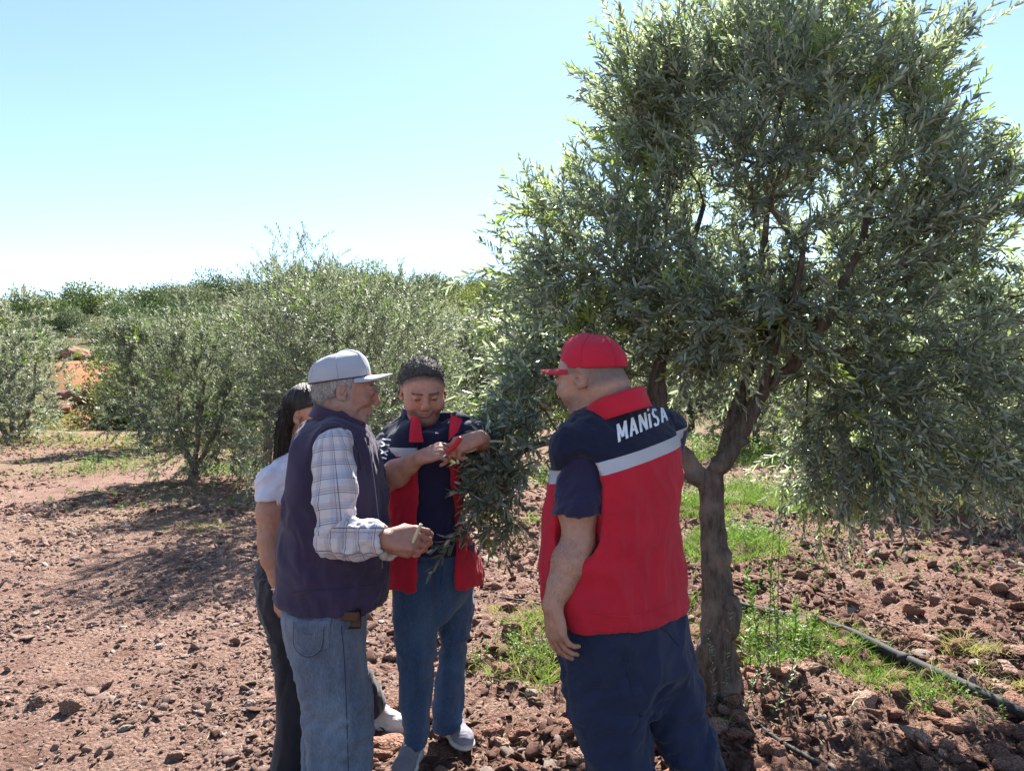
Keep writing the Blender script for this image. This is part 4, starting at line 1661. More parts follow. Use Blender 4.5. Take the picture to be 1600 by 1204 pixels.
def head(g, c, M, s=1.0, fat=0.0, old=0.0, fem=0.0):
    def E(p, r, k, mode='add', MM=None):
        g.op(ell(loc(c, M, p, s), np.array(r) * s, M if MM is None else MM), k * s, mode)

    def R(a, b, ra, rb, k, mode='add'):
        g.op(rc(loc(c, M, a, s), loc(c, M, b, s), ra * s, rb * s), k * s, mode)
    w = 1 + 0.10 * fat - 0.06 * fem
    E((0, -.014, .034), (.077, .097, .087), .0)
    E((0, .028, .002), (.066 * w, .064, .086), .02)
    E((0, .026, -.052), (.055 * w, .060, .050), .025)
    E((0, .066, -.088), (.024 * w, .022, .021), .022)
    if fat:
        E((0, .03, -.092), (.055, .05, .028), .03)
    for q in (-1, 1):
        E((q * .040 * w, .058, -.026), (.026 + .004 * fat, .028, .030), .02)
        E((q * .031, .102, .009), (.019, .0155, .0115), .010, 'sub')
        E((q * .031, .0835, .0085), (.0145, .0135, .0125), .004)
        E((q * .031, .093, .004), (.013, .004, .003), .004)
        R((q * .012, .094, .026), (q * .045, .083, .029), .0100 - .003 * fem, .0075, .010)
        E((q * .0125, .103, -.0245), (.0085, .010, .0075), .006)
        R((q * .020, .105, -.022), (q * .036, .088, -.044), .0016, .0016, .008, 'sub')
        # ear
        Me = frame(M[1] * 1 + M[0] * q * 0.45, M[2])
        E((q * .081, -.012, .0), (.008, .020, .032), .008, 'add', np.array([Me[0], Me[1], M[2]]))
        E((q * .0905, -.007, .005), (.0125, .0125, .020), .003, 'sub', np.array([Me[0], Me[1], M[2]]))
        E((q * .083, .004, -.002), (.004, .005, .006), .004)
        E((q * .079, .001, -.024), (.006, .009, .010), .006)
    R((0, .090, .024), (0, .1085, -.016), .0085, .0125 - .002 * fem, .012)
    E((0, .108, -.019), (.0125, .012, .011), .006)
    E((0, .093, -.0475), (.025, .0115, .0075), .008)
    E((0, .090, -.0595), (.021, .0125, .009), .008)
    E((0, .109, -.0530), (.028, .014, .0017), .004, 'sub')
    E((0, .092, -.071), (.020, .006, .004), .012, 'sub')
    if old:
        for q in (-1, 1):
            E((q * .046, .075, -.058), (.014, .022, .022), .016, 'sub')


def hand(g, w, f, n, left, curl=(0.5, 0.5, 0.55, 0.6), s=1.0, thumb=0.5, spread=0.05):
    f = nrm(f)
    n = nrm(n - f * np.dot(n, f))
    t = np.cross(n, f) if left else np.cross(f, n)
    offs = (.033, .0115, -.0105, -.031)
    lens = ((.042, .026, .021), (.046, .030, .022), (.042, .027, .021), (.033, .020, .018))
    base = (.088, .092, .087, .078)
    wc = w
    for i in range(4):
        k = w + f * base[i] * s + t * offs[i] * s - n * .003 * s
        g.op(rc(wc + t * offs[i] * s * 0.45, k, .0165 * s, .0108 * s), .011)
        p = k
        a = 0.0
        dirf = nrm(f + t * spread * (1.2 - i))
        for j in range(3):
            a += curl[i] * (1.1, 1.25, 0.8)[j]
            d = dirf * math.cos(a) + n * math.sin(a)
            q = p + d * lens[i][j] * s
            r = (.0092, .0083, .0076, .0066)
            g.op(rc(p, q, r[j] * s, r[j + 1] * s), .003)
            p = q
    g.op(ell(w + f * .05 * s + n * .003, (.040 * s, .050 * s, .015 * s), np.array([t, f, n])), .012)
    b = w + f * .022 * s + t * .022 * s + n * .006 * s
    j1 = b + nrm(t * .75 + f * .65 + n * (.25 + .3 * thumb)) * .042 * s
    d2 = nrm(t * (.55 - .6 * thumb) + f * .85 + n * (.2 + .6 * thumb))
    j2 = j1 + d2 * .033 * s
    d3 = nrm(t * (.35 - .8 * thumb) + f * .9 + n * (.25 + .7 * thumb))
    j3 = j2 + d3 * .026 * s
    g.op(rc(b, j1, .016 * s, .0115 * s), .012)
    g.op(rc(j1, j2, .0115 * s, .0098 * s), .003)
    g.op(rc(j2, j3, .0098 * s, .0078 * s), .003)


def forearm(g, e, w, re=.040, rw=.026, bulge=.006, k=.02):
    m = e * 0.68 + w * 0.32
    g.op(rc(e, m, re, re + bulge), k)
    g.op(rc(m, e * .3 + w * .7, re + bulge, rw * 1.25), k)
    g.op(rc(e * .3 + w * .7, w, rw * 1.25, rw), k)


def hairline(Pl):
    return Pl


def skin_color(V, c, M, s, base, brow, stubble=None, lips=(0.34, 0.13, 0.11), hair=None, hairfn=None, seed=0, stw=1.0):
    n = len(V)
    col = np.tile(np.array(base, float), (n, 1))
    m = 0.80 + 0.26 * fbm(V * 22 + seed, 3) + .14 * vnoise(V * 120)
    col *= m[:, None]
    L = (V - c) @ M.T / s
    x, y, z = L.T
    hd = (np.abs(x) < .11) & (np.abs(y) < .13) & (np.abs(z) < .14)

    def mixin(w, cc):
        w = np.clip(w, 0, 1) * hd
        col[:] = col * (1 - w)[:, None] + np.array(cc) * w[:, None]
    red = np.exp(-((np.abs(x) - .042) ** 2 / .018 ** 2 + (z + .022) ** 2 / .02 ** 2)) * (y > .03)
    mixin(red * .35, (base[0] * 1.05, base[1] * .78, base[2] * .72))
    nose = np.exp(-(x ** 2 / .014 ** 2 + (z + .018) ** 2 / .016 ** 2)) * (y > .09)
    mixin(nose * .4, (base[0] * 1.0, base[1] * .75, base[2] * .7))
    if stubble:
        st = stw * sstep(-.028, -.05, z) * sstep(.0, .03, y) * (1 - np.exp(-(x ** 2 / .02 ** 2 + (z + .053) ** 2 / .01 ** 2)))
        mixin(st * (.35 + .5 * vnoise(V * 260)), stubble)
        mst = np.exp(-((z + .036) ** 2 / .007 ** 2)) * (np.abs(x) < .028) * (y > .08)
        mixin(mst * .25, stubble)
    mixin(np.exp(-(x ** 2 / .020 ** 2 + (z + .053) ** 2 / .009 ** 2)) * (y > .085) * .75, lips)
    br = (np.abs(np.abs(x) - .031) < .021) * np.exp(-((z - .0275 - .12 * (.031 - np.abs(np.abs(x) - .026)) * 0) ** 2 / .0045 ** 2)) * (y > .06)
    mixin(br * (.7 + .5 * vnoise(V * 300)), brow)
    ey = np.exp(-((np.abs(x) - .031) ** 2 / .0125 ** 2 + (z - .0055) ** 2 / .0030 ** 2)) * (y > .07)
    mixin(ey * 1.2, (0.02, 0.014, 0.012))
    sh = np.exp(-((np.abs(x) - .031) ** 2 / .016 ** 2 + (z + .008) ** 2 / .006 ** 2)) * (y > .07)
    mixin(sh * .12, (base[0] * .7, base[1] * .6, base[2] * .6))
    if hair is not None and hairfn is not None:
        mixin(hairfn(x, y, z) * (.75 + .35 * vnoise(V * 240)), hair)
    return col


def garment(name, g, m, parent, amp=0.006, scale=(9, 9, 3.5), seed=0, rot=0.0, rel=1, attrs=None, extra=None, mask=None, label=None, fine=1.0):
    V, Q = g.mesh()
    V = relax(V, Q, rel)
    mk = mask(V) if mask else None
    V = wrinkle(V, Q, amp, scale, seed, rot, mk)
    V = wrinkle(V, Q, amp * .75 * fine, (20, 20, 8), seed + 3, rot + .5, sstep(.35, .7, vnoise(V * 5 + seed)))
    V = wrinkle(V, Q, amp * .75 * fine, (12, 12, 26), seed + 6, -rot - .2, sstep(.45, .75, vnoise(V * 4 + seed + 9)))
    if extra:
        V = extra(V, Q)
    A = attrs(V) if attrs else None
    o = part(name, V, Q, m, parent, attrs=A, label=label)
    return o, V, Q


def fabric(name, color, rough=0.85, var=0.12, bump=0.0006, bscale=900, sheen=0.25, vscale=7, build=None, attr=None):
    return mat(name, color, rough, var=var, vscale=vscale, bump=bump, bscale=bscale, spec=0.2, sheen=sheen, build=build, attr=attr)


def vest_build(stripe=0.022, navy=(0.011, 0.014, 0.036), red=(0.47, 0.016, 0.035), grey=(0.42, 0.43, 0.47)):
    def bld(nt, b, tc, mul):
        a = nt.nodes.new('ShaderNodeAttribute')
        a.attribute_name = 'band'
        up = math_node(nt, 'GREATER_THAN', a.outputs['Fac'], 0.0)
        st = math_node(nt, 'LESS_THAN', math_node(nt, 'ABSOLUTE', a.outputs['Fac']), stripe)
        c = mixc(nt, up, red, navy)
        c = mixc(nt, st, c, grey)
        sc = nt.nodes.new('ShaderNodeVectorMath')
        sc.operation = 'MULTIPLY'
        nt.links.new(c, sc.inputs[0])
        # keep the cloth variation of the base material
        mul.inputs[0].default_value = (1, 1, 1)
        nt.links.new(mul.outputs[0], sc.inputs[1])
        nt.links.new(sc.outputs[0], b.inputs['Base Color'])
        r = math_node(nt, 'MULTIPLY_ADD', st, -0.45, 0.85)
        nt.links.new(r, b.inputs['Roughness'])
    return bld


def denim(name, dark, light, build_extra=None):
    def bld(nt, b, tc, mul):
        nt.links.remove(b.inputs['Base Color'].links[0])
        n = nt.nodes.new('ShaderNodeTexNoise')
        n.inputs['Scale'].default_value = 5
        n.inputs['Detail'].default_value = 8
        n.inputs['Roughness'].default_value = 0.65
        mp = nt.nodes.new('ShaderNodeMapping')
        mp.inputs['Scale'].default_value = (1.6, 1.6, 0.7)
        nt.links.new(tc.outputs['Object'], mp.inputs['Vector'])
        nt.links.new(mp.outputs[0], n.inputs['Vector'])
        w = nt.nodes.new('ShaderNodeTexNoise')
        w.inputs['Scale'].default_value = 260
        w.inputs['Detail'].default_value = 3
        mp2 = nt.nodes.new('ShaderNodeMapping')
        mp2.inputs['Scale'].default_value = (1, 1, 0.25)
        nt.links.new(tc.outputs['Object'], mp2.inputs['Vector'])
        nt.links.new(mp2.outputs[0], w.inputs['Vector'])
        f = math_node(nt, 'ADD', math_node(nt, 'MULTIPLY', n.outputs['Fac'], 0.8), math_node(nt, 'MULTIPLY', w.outputs['Fac'], 0.45))
        r = nt.nodes.new('ShaderNodeMapRange')
        r.inputs['From Min'].default_value = 0.48
        r.inputs['From Max'].default_value = 0.78
        nt.links.new(f, r.inputs['Value'])
        nt.links.new(mixc(nt, r.outputs[0], dark, light), b.inputs['Base Color'])
    return mat(name, light, 0.85, bump=0.0008, bscale=700, spec=0.2, sheen=0.15, build=bld)


def skin_mat(name):
    return mat(name, (1, 1, 1), 0.5, var=0.10, vscale=55, bump=0.0014, bscale=230, spec=0.38, attr='col', sss=0.12)


M_skin = skin_mat('skin')
M_navyshirt = fabric('navy_cotton', (0.020, 0.017, 0.052))
M_redcloth = fabric('red_cloth', (0.50, 0.018, 0.04), sheen=0.1)
M_rcvest = fabric('red_navy_vest', (1, 1, 1), build=vest_build(0.021), sheen=0.1)
M_mmvest = fabric('red_navy_vest_front', (1, 1, 1), build=vest_build(0.017), sheen=0.1)
M_navytr = fabric('navy_trousers', (0.018, 0.026, 0.062), sheen=0.12)
M_oldvest = fabric('faded_purple_navy_vest', (0.040, 0.028, 0.062), var=0.3, sheen=0.15, vscale=4)
M_jeansA = denim('faded_jeans', (0.075, 0.095, 0.145), (0.17, 0.21, 0.28))
M_jeansB = denim('blue_jeans', (0.030, 0.055, 0.115), (0.065, 0.11, 0.19))
M_black = fabric('black_trousers', (0.022, 0.020, 0.028))
M_white = fabric('white_cotton', (0.62, 0.61, 0.70), var=0.05)
M_capgrey = fabric('grey_cap', (0.40, 0.42, 0.47), var=0.08, bump=0.0008)
M_capred = fabric('red_cap', (0.50, 0.018, 0.045), var=0.08, bump=0.0008, sheen=0.1)
M_trim = mat('dark_trim', (0.03, 0.03, 0.05), 0.8)
M_leather = mat('brown_leather', (0.07, 0.035, 0.022), 0.5, var=0.25, bump=0.0008, bscale=300)
M_shoe = fabric('grey_trainer', (0.23, 0.22, 0.26), var=0.2, sheen=0)
M_shoew = fabric('white_trainer', (0.6, 0.57, 0.55), var=0.15, sheen=0)
M_shoeb = mat('black_shoe', (0.02, 0.02, 0.022), 0.5)
M_sole = mat('pale_sole', (0.55, 0.53, 0.50), 0.7, var=0.2, vscale=20)
M_eye = mat('eye', (0.05, 0.03, 0.02), 0.2, spec=0.6)
M_letter = mat('white_print', (0.78, 0.80, 0.82), 0.6, var=0.05)
M_stitch = mat('stitch', (0.03, 0.04, 0.075), 0.9)
M_stitchl = mat('pale_stitch', (0.24, 0.26, 0.31), 0.9)


def hair_mat(name, c1, c2, scale=(60, 60, 8), rough=0.5):
    def bld(nt, b, tc, mul):
        nt.links.remove(b.inputs['Base Color'].links[0])
        mp = nt.nodes.new('ShaderNodeMapping')
        mp.inputs['Scale'].default_value = scale
        nt.links.new(tc.outputs['Object'], mp.inputs['Vector'])
        n = nt.nodes.new('ShaderNodeTexNoise')
        n.inputs['Scale'].default_value = 4
        n.inputs['Detail'].default_value = 6
        n.inputs['Roughness'].default_value = 0.7
        nt.links.new(mp.outputs[0], n.inputs['Vector'])
        r = nt.nodes.new('ShaderNodeMapRange')
        r.inputs['From Min'].default_value = 0.35
        r.inputs['From Max'].default_value = 0.65
        nt.links.new(n.outputs['Fac'], r.inputs['Value'])
        nt.links.new(mixc(nt, r.outputs[0], c1, c2), b.inputs['Base Color'])
        bp = nt.nodes.new('ShaderNodeBump')
        bp.inputs['Distance'].default_value = 0.006
        nt.links.new(n.outputs['Fac'], bp.inputs['Height'])
        nt.links.new(bp.outputs[0], b.inputs['Normal'])
    return mat(name, c1, rough, spec=0.3, build=bld)


M_hairW = hair_mat('dark_brown_hair', (0.012, 0.008, 0.007), (0.05, 0.032, 0.026), rough=0.38)
M_hairO = hair_mat('grey_hair', (0.20, 0.19, 0.19), (0.48, 0.46, 0.46), rough=0.6)
M_hairM = hair_mat('greying_short_hair', (0.022, 0.018, 0.018), (0.13, 0.11, 0.105), scale=(45, 45, 45), rough=0.65)


def strands(name, roots, dirs, length, m, parent, r=0.0006, grav=0.5, rng=None, n=3):
    """fine hair tufts so that the outline of the hair is not a clean edge"""
    t = np.linspace(0, 1, n)[None, :, None]
    roots, dirs = np.asarray(roots), nrm(dirs)
    Ls = length * rng.uniform(0.5, 1.3, len(roots))[:, None, None]
    bend = (np.array((0, 0, -1.0)) * grav + rng.normal(size=(len(roots), 3)) * 0.35)[:, None, :]
    P_ = roots[:, None, :] + dirs[:, None, :] * t * Ls + bend * t ** 2 * Ls
    V, F = stems_mesh(P_, r)
    return part(name, V, F, m, parent, kind='stuff')


def cap(parent, c, M, s, m, name_label=None, brim_len=0.072, tall=0.0, dent=0.0, seed=0, button=True, pw=0.82):
    """baseball cap: crown (with rim band) > brim"""
    nt_, nf = 64, 26
    th = np.linspace(0, 2 * math.pi, nt_, endpoint=False)
    V = []
    for i in range(nf):
        v = i / (nf - 1)
        ph = v * math.pi / 2 * 0.985
        cr = math.cos(ph) ** pw
        zz = math.sin(ph)
        for a in th:
            x, y = math.sin(a), math.cos(a)
            front = max(0, y) ** 1.5
            h = .082 + tall * (0.35 + 0.65 * front * min(1, cr * 1.3))
            rad = cr * (1 + 0.05 * front * math.sin(ph * 2))
            px, py_, pz = x * .0835 * rad, -.012 + y * .105 * rad, .040 + zz * h
            # panel seams
            seam = min(abs(((a / (math.pi / 3)) % 1) - 0.5) * 2, 1)
            k = 1 - 0.012 * max(0, 1 - (1 - seam) * 18)
            V.append((px * k, py_ * k, pz))
    V = np.array(V)
    Nn = nrm(V - np.array((0, -.012, .03)))
    wr = vnoise(V * np.array((26, 26, 40)) + seed) - 0.5
    wr = wr + 0.7 * (1 - np.abs(2 * vnoise(V * 22 + seed * 3) - 1) - 0.5)
    V = V + Nn * (wr * 0.006 * sstep(0.045, .075, V[:, 2]))[:, None]
    if dent:
        w = np.exp(-((V[:, 0]) ** 2 + (V[:, 1] + .045) ** 2) / .036 ** 2) * sstep(.07, .11, V[:, 2])
        V = V - np.array((0, 0, 1)) * (w * dent)[:, None]
    inner = V * np.array((.955, .965, 1)) - np.array((0, 0, .002))
    k = nf * nt_
    a = np.arange(nt_)
    b = (a + 1) % nt_
    F = []
    for i in range(nf - 1):
        F.append(np.stack([i * nt_ + b, i * nt_ + a, (i + 1) * nt_ + a, (i + 1) * nt_ + b], -1))
    F.append(np.stack([a, b, k + b, k + a], -1))          # rim
    F = [np.concatenate(F)]
    top = (nf - 1) * nt_
    V2 = np.concatenate([V, inner[:nt_], inner[:nt_] + (0, 0, 0.02), V[top:top + nt_].mean(0)[None] + (0, 0, .0004)])
    F.append(np.stack([top + a, np.full(nt_, len(V2) - 1), top + b], -1)[:, ::-1])
    F.append(np.stack([k + a, k + b, k + nt_ + b, k + nt_ + a], -1))
    VW = np.array([loc(c, M, p, s) for p in V2])
    crown = part('cap', VW, F, m, parent, label=name_label)
    ORG[crown.name] = ORG[parent.name]
    # brim
    nu, nv = 26, 8
    B = []
    for i in range(nu):
        a = (i / (nu - 1) - 0.5) * 2
        an = a * math.radians(62)
        rim = np.array((math.sin(an) * .0835, -.012 + math.cos(an) * .105, .042))
        for j in range(nv):
            v = j / (nv - 1)
            ln = brim_len * (1 - a * a) ** 0.42 * v
            p = rim + np.array((0, ln, 0)) + np.array((math.sin(an) * .006 * v, 0, 0))
            p[2] += -.10 * ln - 2.6 * (p[0] ** 2) * (0.3 + v) + .004 * v
            B.append(p)
    B = np.array(B)
    Bb = B - np.array((0, 0, .0032))
    i, j = np.meshgrid(np.arange(nu - 1), np.arange(nv - 1), indexing='ij')
    q = (i * nv + j).ravel()
    n_ = nu * nv
    F = [np.stack([q, q + nv, q + nv + 1, q + 1], -1), np.stack([n_ + q, n_ + q + 1, n_ + q + nv + 1, n_ + q + nv], -1)]
    e = np.arange(nu - 1) * nv + nv - 1
    F.append(np.stack([e, e + nv, e + nv + n_, e + n_], -1))
    part('brim', np.array([loc(c, M, p, s) for p in np.concatenate([B, Bb])]), F, m, crown)
    seams = []
    for q in range(6):
        a = q * math.pi / 3 + math.pi / 6
        jj = int(round(a / (2 * math.pi) * nt_)) % nt_
        line = np.array([V[i * nt_ + jj] + Nn[i * nt_ + jj] * .0006 for i in range(nf)])
        seams.append(tube(np.array([loc(c, M, p, s) for p in line]), .0011, 4, caps=False))
    Vq, Fq = join(seams)
    part('panel_seams', Vq, Fq, m, crown)
    if button:
        bp_ = loc(c, M, (0, -.012, .1215 + tall * .35), s)
        g = Grid(bp_ - .012, bp_ + .012, .0025)
        g.op(ell(bp_, (.008, .008, .005), M))
        Vb_, Qb_ = g.mesh()
        part('cap_button', Vb_, Qb_, m, crown)
    return crown


def collar(name, c, M, a, b, h, m, parent, gap=0.0, flare=0.0, thick=0.004, drop=0.0, seed=0):
    """standing band round a neck, M rows right, forward, up"""
    n, mv = 48, 6
    V = []
    for i in range(n):
        t = i / (n - 1)
        an = math.pi + gap + (2 * math.pi - 2 * gap) * t if False else gap + (2 * math.pi - 2 * gap) * t
        ff = math.cos(an)
        for j in range(mv):
            v = j / (mv - 1)
            r = 1 + flare * (1 - v) + 0.02 * math.sin(an * 5 + seed)
            z = h * v - drop * max(0, ff) ** 1.5
            V.append(loc(c, M, (math.sin(an) * a * r, ff * b * r, z)))
    V = np.array(V)
    ctr_ = np.asarray(c)
    out = nrm((V - ctr_) - ((V - ctr_) @ M[2])[:, None] * M[2])
    V2 = np.concatenate([V + out * thick, V - out * thick * 0.3])
    k = n * mv
    i, j = np.meshgrid(np.arange(n - 1), np.arange(mv - 1), indexing='ij')
    q = (i * mv + j).ravel()
    F = [np.stack([q, q + mv, q + mv + 1, q + 1], -1), np.stack([k + q, k + q + 1, k + q + mv + 1, k + q + mv], -1)]
    for jj in (0, mv - 1):
        e = np.arange(n - 1) * mv + jj
        F.append(np.stack([e, e + mv, e + mv + k, e + k] if jj else [e, e + k, e + mv + k, e + mv], -1))
    for base in (0, (n - 1) * mv):
        e = base + np.arange(mv - 1)
        F.append(np.stack([e, e + 1, e + 1 + k, e + k], -1))
    return part(name, V2, F, m, parent)


def shoe(parent, heel, toe, m, lace=True, s=1.0, msole=None, pitch=0.0):
    f = nrm(np.array(toe, float) - heel)
    M = np.array([nrm(np.cross(f, (0, 0, 1))), f, np.cross(nrm(np.cross(f, (0, 0, 1))), f)])
    L_ = float(np.linalg.norm(np.array(toe) - heel))
    c = np.asarray(heel, float)
    q = lambda x, y, z: c + M[0] * x + M[1] * y + M[2] * z
    g = Grid(np.minimum(c, toe) - .1, np.maximum(c, toe) + (.1, .1, .16), .0045)
    g.op(rc(q(0, .035, .045), q(0, L_ * .45, .042), .034, .036))
    g.op(ell(q(0, L_ * .74, .034), (.045, L_ * .27, .036), M), .03)
    g.op(rc(q(0, .045, .05), q(0, .048, .078), .036, .036), .02)
    g.op(rc(q(0, .085, .072), q(0, L_ * .6, .046), .028, .024), .02)
    Z0 = c[2] + 0.018
    g.cut(lambda X, Y, Z: ((Z - c[2]) * M[2][2] + (X - c[0]) * M[2][0] + (Y - c[1]) * M[2][1]) * -1 + 0.012 + 0 * X)
    g.op(rc(q(0, .06, .15), q(0, .052, .095), .029), .004, 'sub')
    V, Q = g.mesh()
    V = wrinkle(V, Q, .0025, (30, 30, 30), 3)
    sh = part('shoe', V, Q, m, parent)
    ORG[sh.name] = ORG[parent.name]
    g = Grid(np.minimum(c, toe) - .1, np.maximum(c, toe) + (.1, .1, .1), .005)
    g.op(ell(q(0, L_ * .71, .012), (.053, L_ * .33, .024), M))
    g.op(ell(q(0, .055, .014), (.044, .066, .028), M), .03)
    g.op(box(q(0, L_ * .42, .012), (.038, L_ * .3, .017), M, .01), .02)
    V, Q = g.mesh()
    part('sole', V, Q, msole or M_sole, sh)
    if lace:
        LP = []
        for k in range(4):
            y = L_ * (.36 + .085 * k)
            z = .095 - .0105 * k
            for sg in (1, -1):
                LP.append(tube(smoothpath([q(-.026 * sg, y, z - .014), q(-.009 * sg, y + .006, z), q(.009 * sg, y + .014, z), q(.026 * sg, y + .020, z - .016)], 3), .0032, 5))
        V, F = join(LP)
        part('laces', V, F, M_letter, sh)
    return sh


CAMP = np.array((0, 0, 1.6))


GLYPH = {
    'M': (1.0, [[(0, 0), (0, 1)], [(0, 1), (.5, .2)], [(.5, .2), (1, 1)], [(1, 1), (1, 0)]]),
    'A': (.85, [[(0, 0), (.5, 1)], [(.5, 1), (1, 0)], [(.2, .33), (.8, .33)]]),
    'N': (.8, [[(0, 0), (0, 1)], [(0, 1), (1, 0)], [(1, 0), (1, 1)]]),
    'I': (0, [[(0, 0), (0, 1)]]),
    'İ': (0, [[(0, 0), (0, .84)], [(0, 1.0), (0, 1.16)]]),
    'S': (.65, [[(1, .85), (.75, .98), (.3, .98), (.02, .78), (.2, .57), (.8, .45), (1, .22), (.72, .02), (.25, .02), (0, .16)]]),
    'X': (.8, [[(0, 0), (1, 1)], [(0, 1), (1, 0)]]),
    'Y': (.8, [[(0, 1), (.5, .5)], [(1, 1), (.5, .5)], [(.5, .5), (.5, 0)]]),
}


def letters(text, origin, S, U, tree, height, m, parent, wide=0.55, stroke=0.085, off=0.0035, gap=.25):
    """printed letters, each a thin mesh of its own that follows the cloth"""
    S, U = nrm(S), nrm(U)
    N = nrm(CAMP - origin)
    x = 0.0
    for ch in text:
        w, strokes = GLYPH[ch]
        w *= wide
        parts_ = []
        for si, st in enumerate(strokes):
            P2 = np.array([(p[0] * w, p[1]) for p in st])
            n = max(5, int(12 / (len(P2) - 1)) * (len(P2) - 1) + 1)
            t = np.linspace(0, len(P2) - 1, n)
            C2 = np.stack([np.interp(t, np.arange(len(P2)), P2[:, k]) for k in (0, 1)], -1)
            T2 = nrm(np.gradient(C2, axis=0))
            Q2 = np.stack([-T2[:, 1], T2[:, 0]], -1)
            rows = [C2 + Q2 * stroke * k for k in (-1, 0, 1)]
            pts = [origin + S * ((x + p[0]) * height) + U * (p[1] * height) for r in rows for p in r]
            V = project(tree, pts, N, 0.0) + N * (off + si * .0003)
            i, j = np.meshgrid(np.arange(2), np.arange(n - 1), indexing='ij')
            q = (i * n + j).ravel()
            k = 3 * n
            F = np.stack([q, q + 1, q + n + 1, q + n], -1)
            ring = np.array(list(range(n)) + [2 * n - 1] + list(range(3 * n - 1, 2 * n - 1, -1)) + [n])
            r2 = np.roll(ring, -1)
            parts_.append((np.concatenate([V, V - N * .002]), [np.concatenate([F, F[:, ::-1] + k, np.stack([ring, r2, r2 + k, ring + k], -1)])]))
        V, F = join(parts_)
        part('letter', V, F, m, parent, smooth=False)
        x += w + stroke * 2 + gap * .5
    return x * height


def belt_loop():
    pass

# ---------------------------------------------------------------- man in the red cap, back to the camera
def core(g, hc, M, s, neck_r, chest, pelvis, knees, ankles):
    """slim inner body so that the figure is one continuous surface under its clothes"""
    nb = loc(hc, M, (0, -.035, -.06), s)
    g.op(rc(nb, chest + np.array((0, 0, .10)), neck_r * .95, neck_r * 1.05), .03)
    g.op(rc(chest + (0, 0, .08), pelvis, .085, .085), .04)
    for kn, an in zip(knees, ankles):
        hip = kn * .75 + pelvis * .25
        hip[2] = pelvis[2] - .06
        g.op(rc(pelvis, hip, .06, .045), .02)
        g.op(rc(hip, kn, .042, .034), .015)
        g.op(rc(kn, an, .034, .030), .015)
        g.op(rc(an, an + (0, 0, -.06), .032, .03), .01)


def person(label, foot):
    x, y = foot
    return thing('person', (x, y, gz(x, y)), label, 'person')


def wrinkles_arm(V, Q, e, r=.12, amp=.006, seed=0):
    w = np.exp(-((V - e) ** 2).sum(1) / r ** 2)
    return wrinkle(V, Q, amp, (22, 22, 30), seed, 0.6, w)


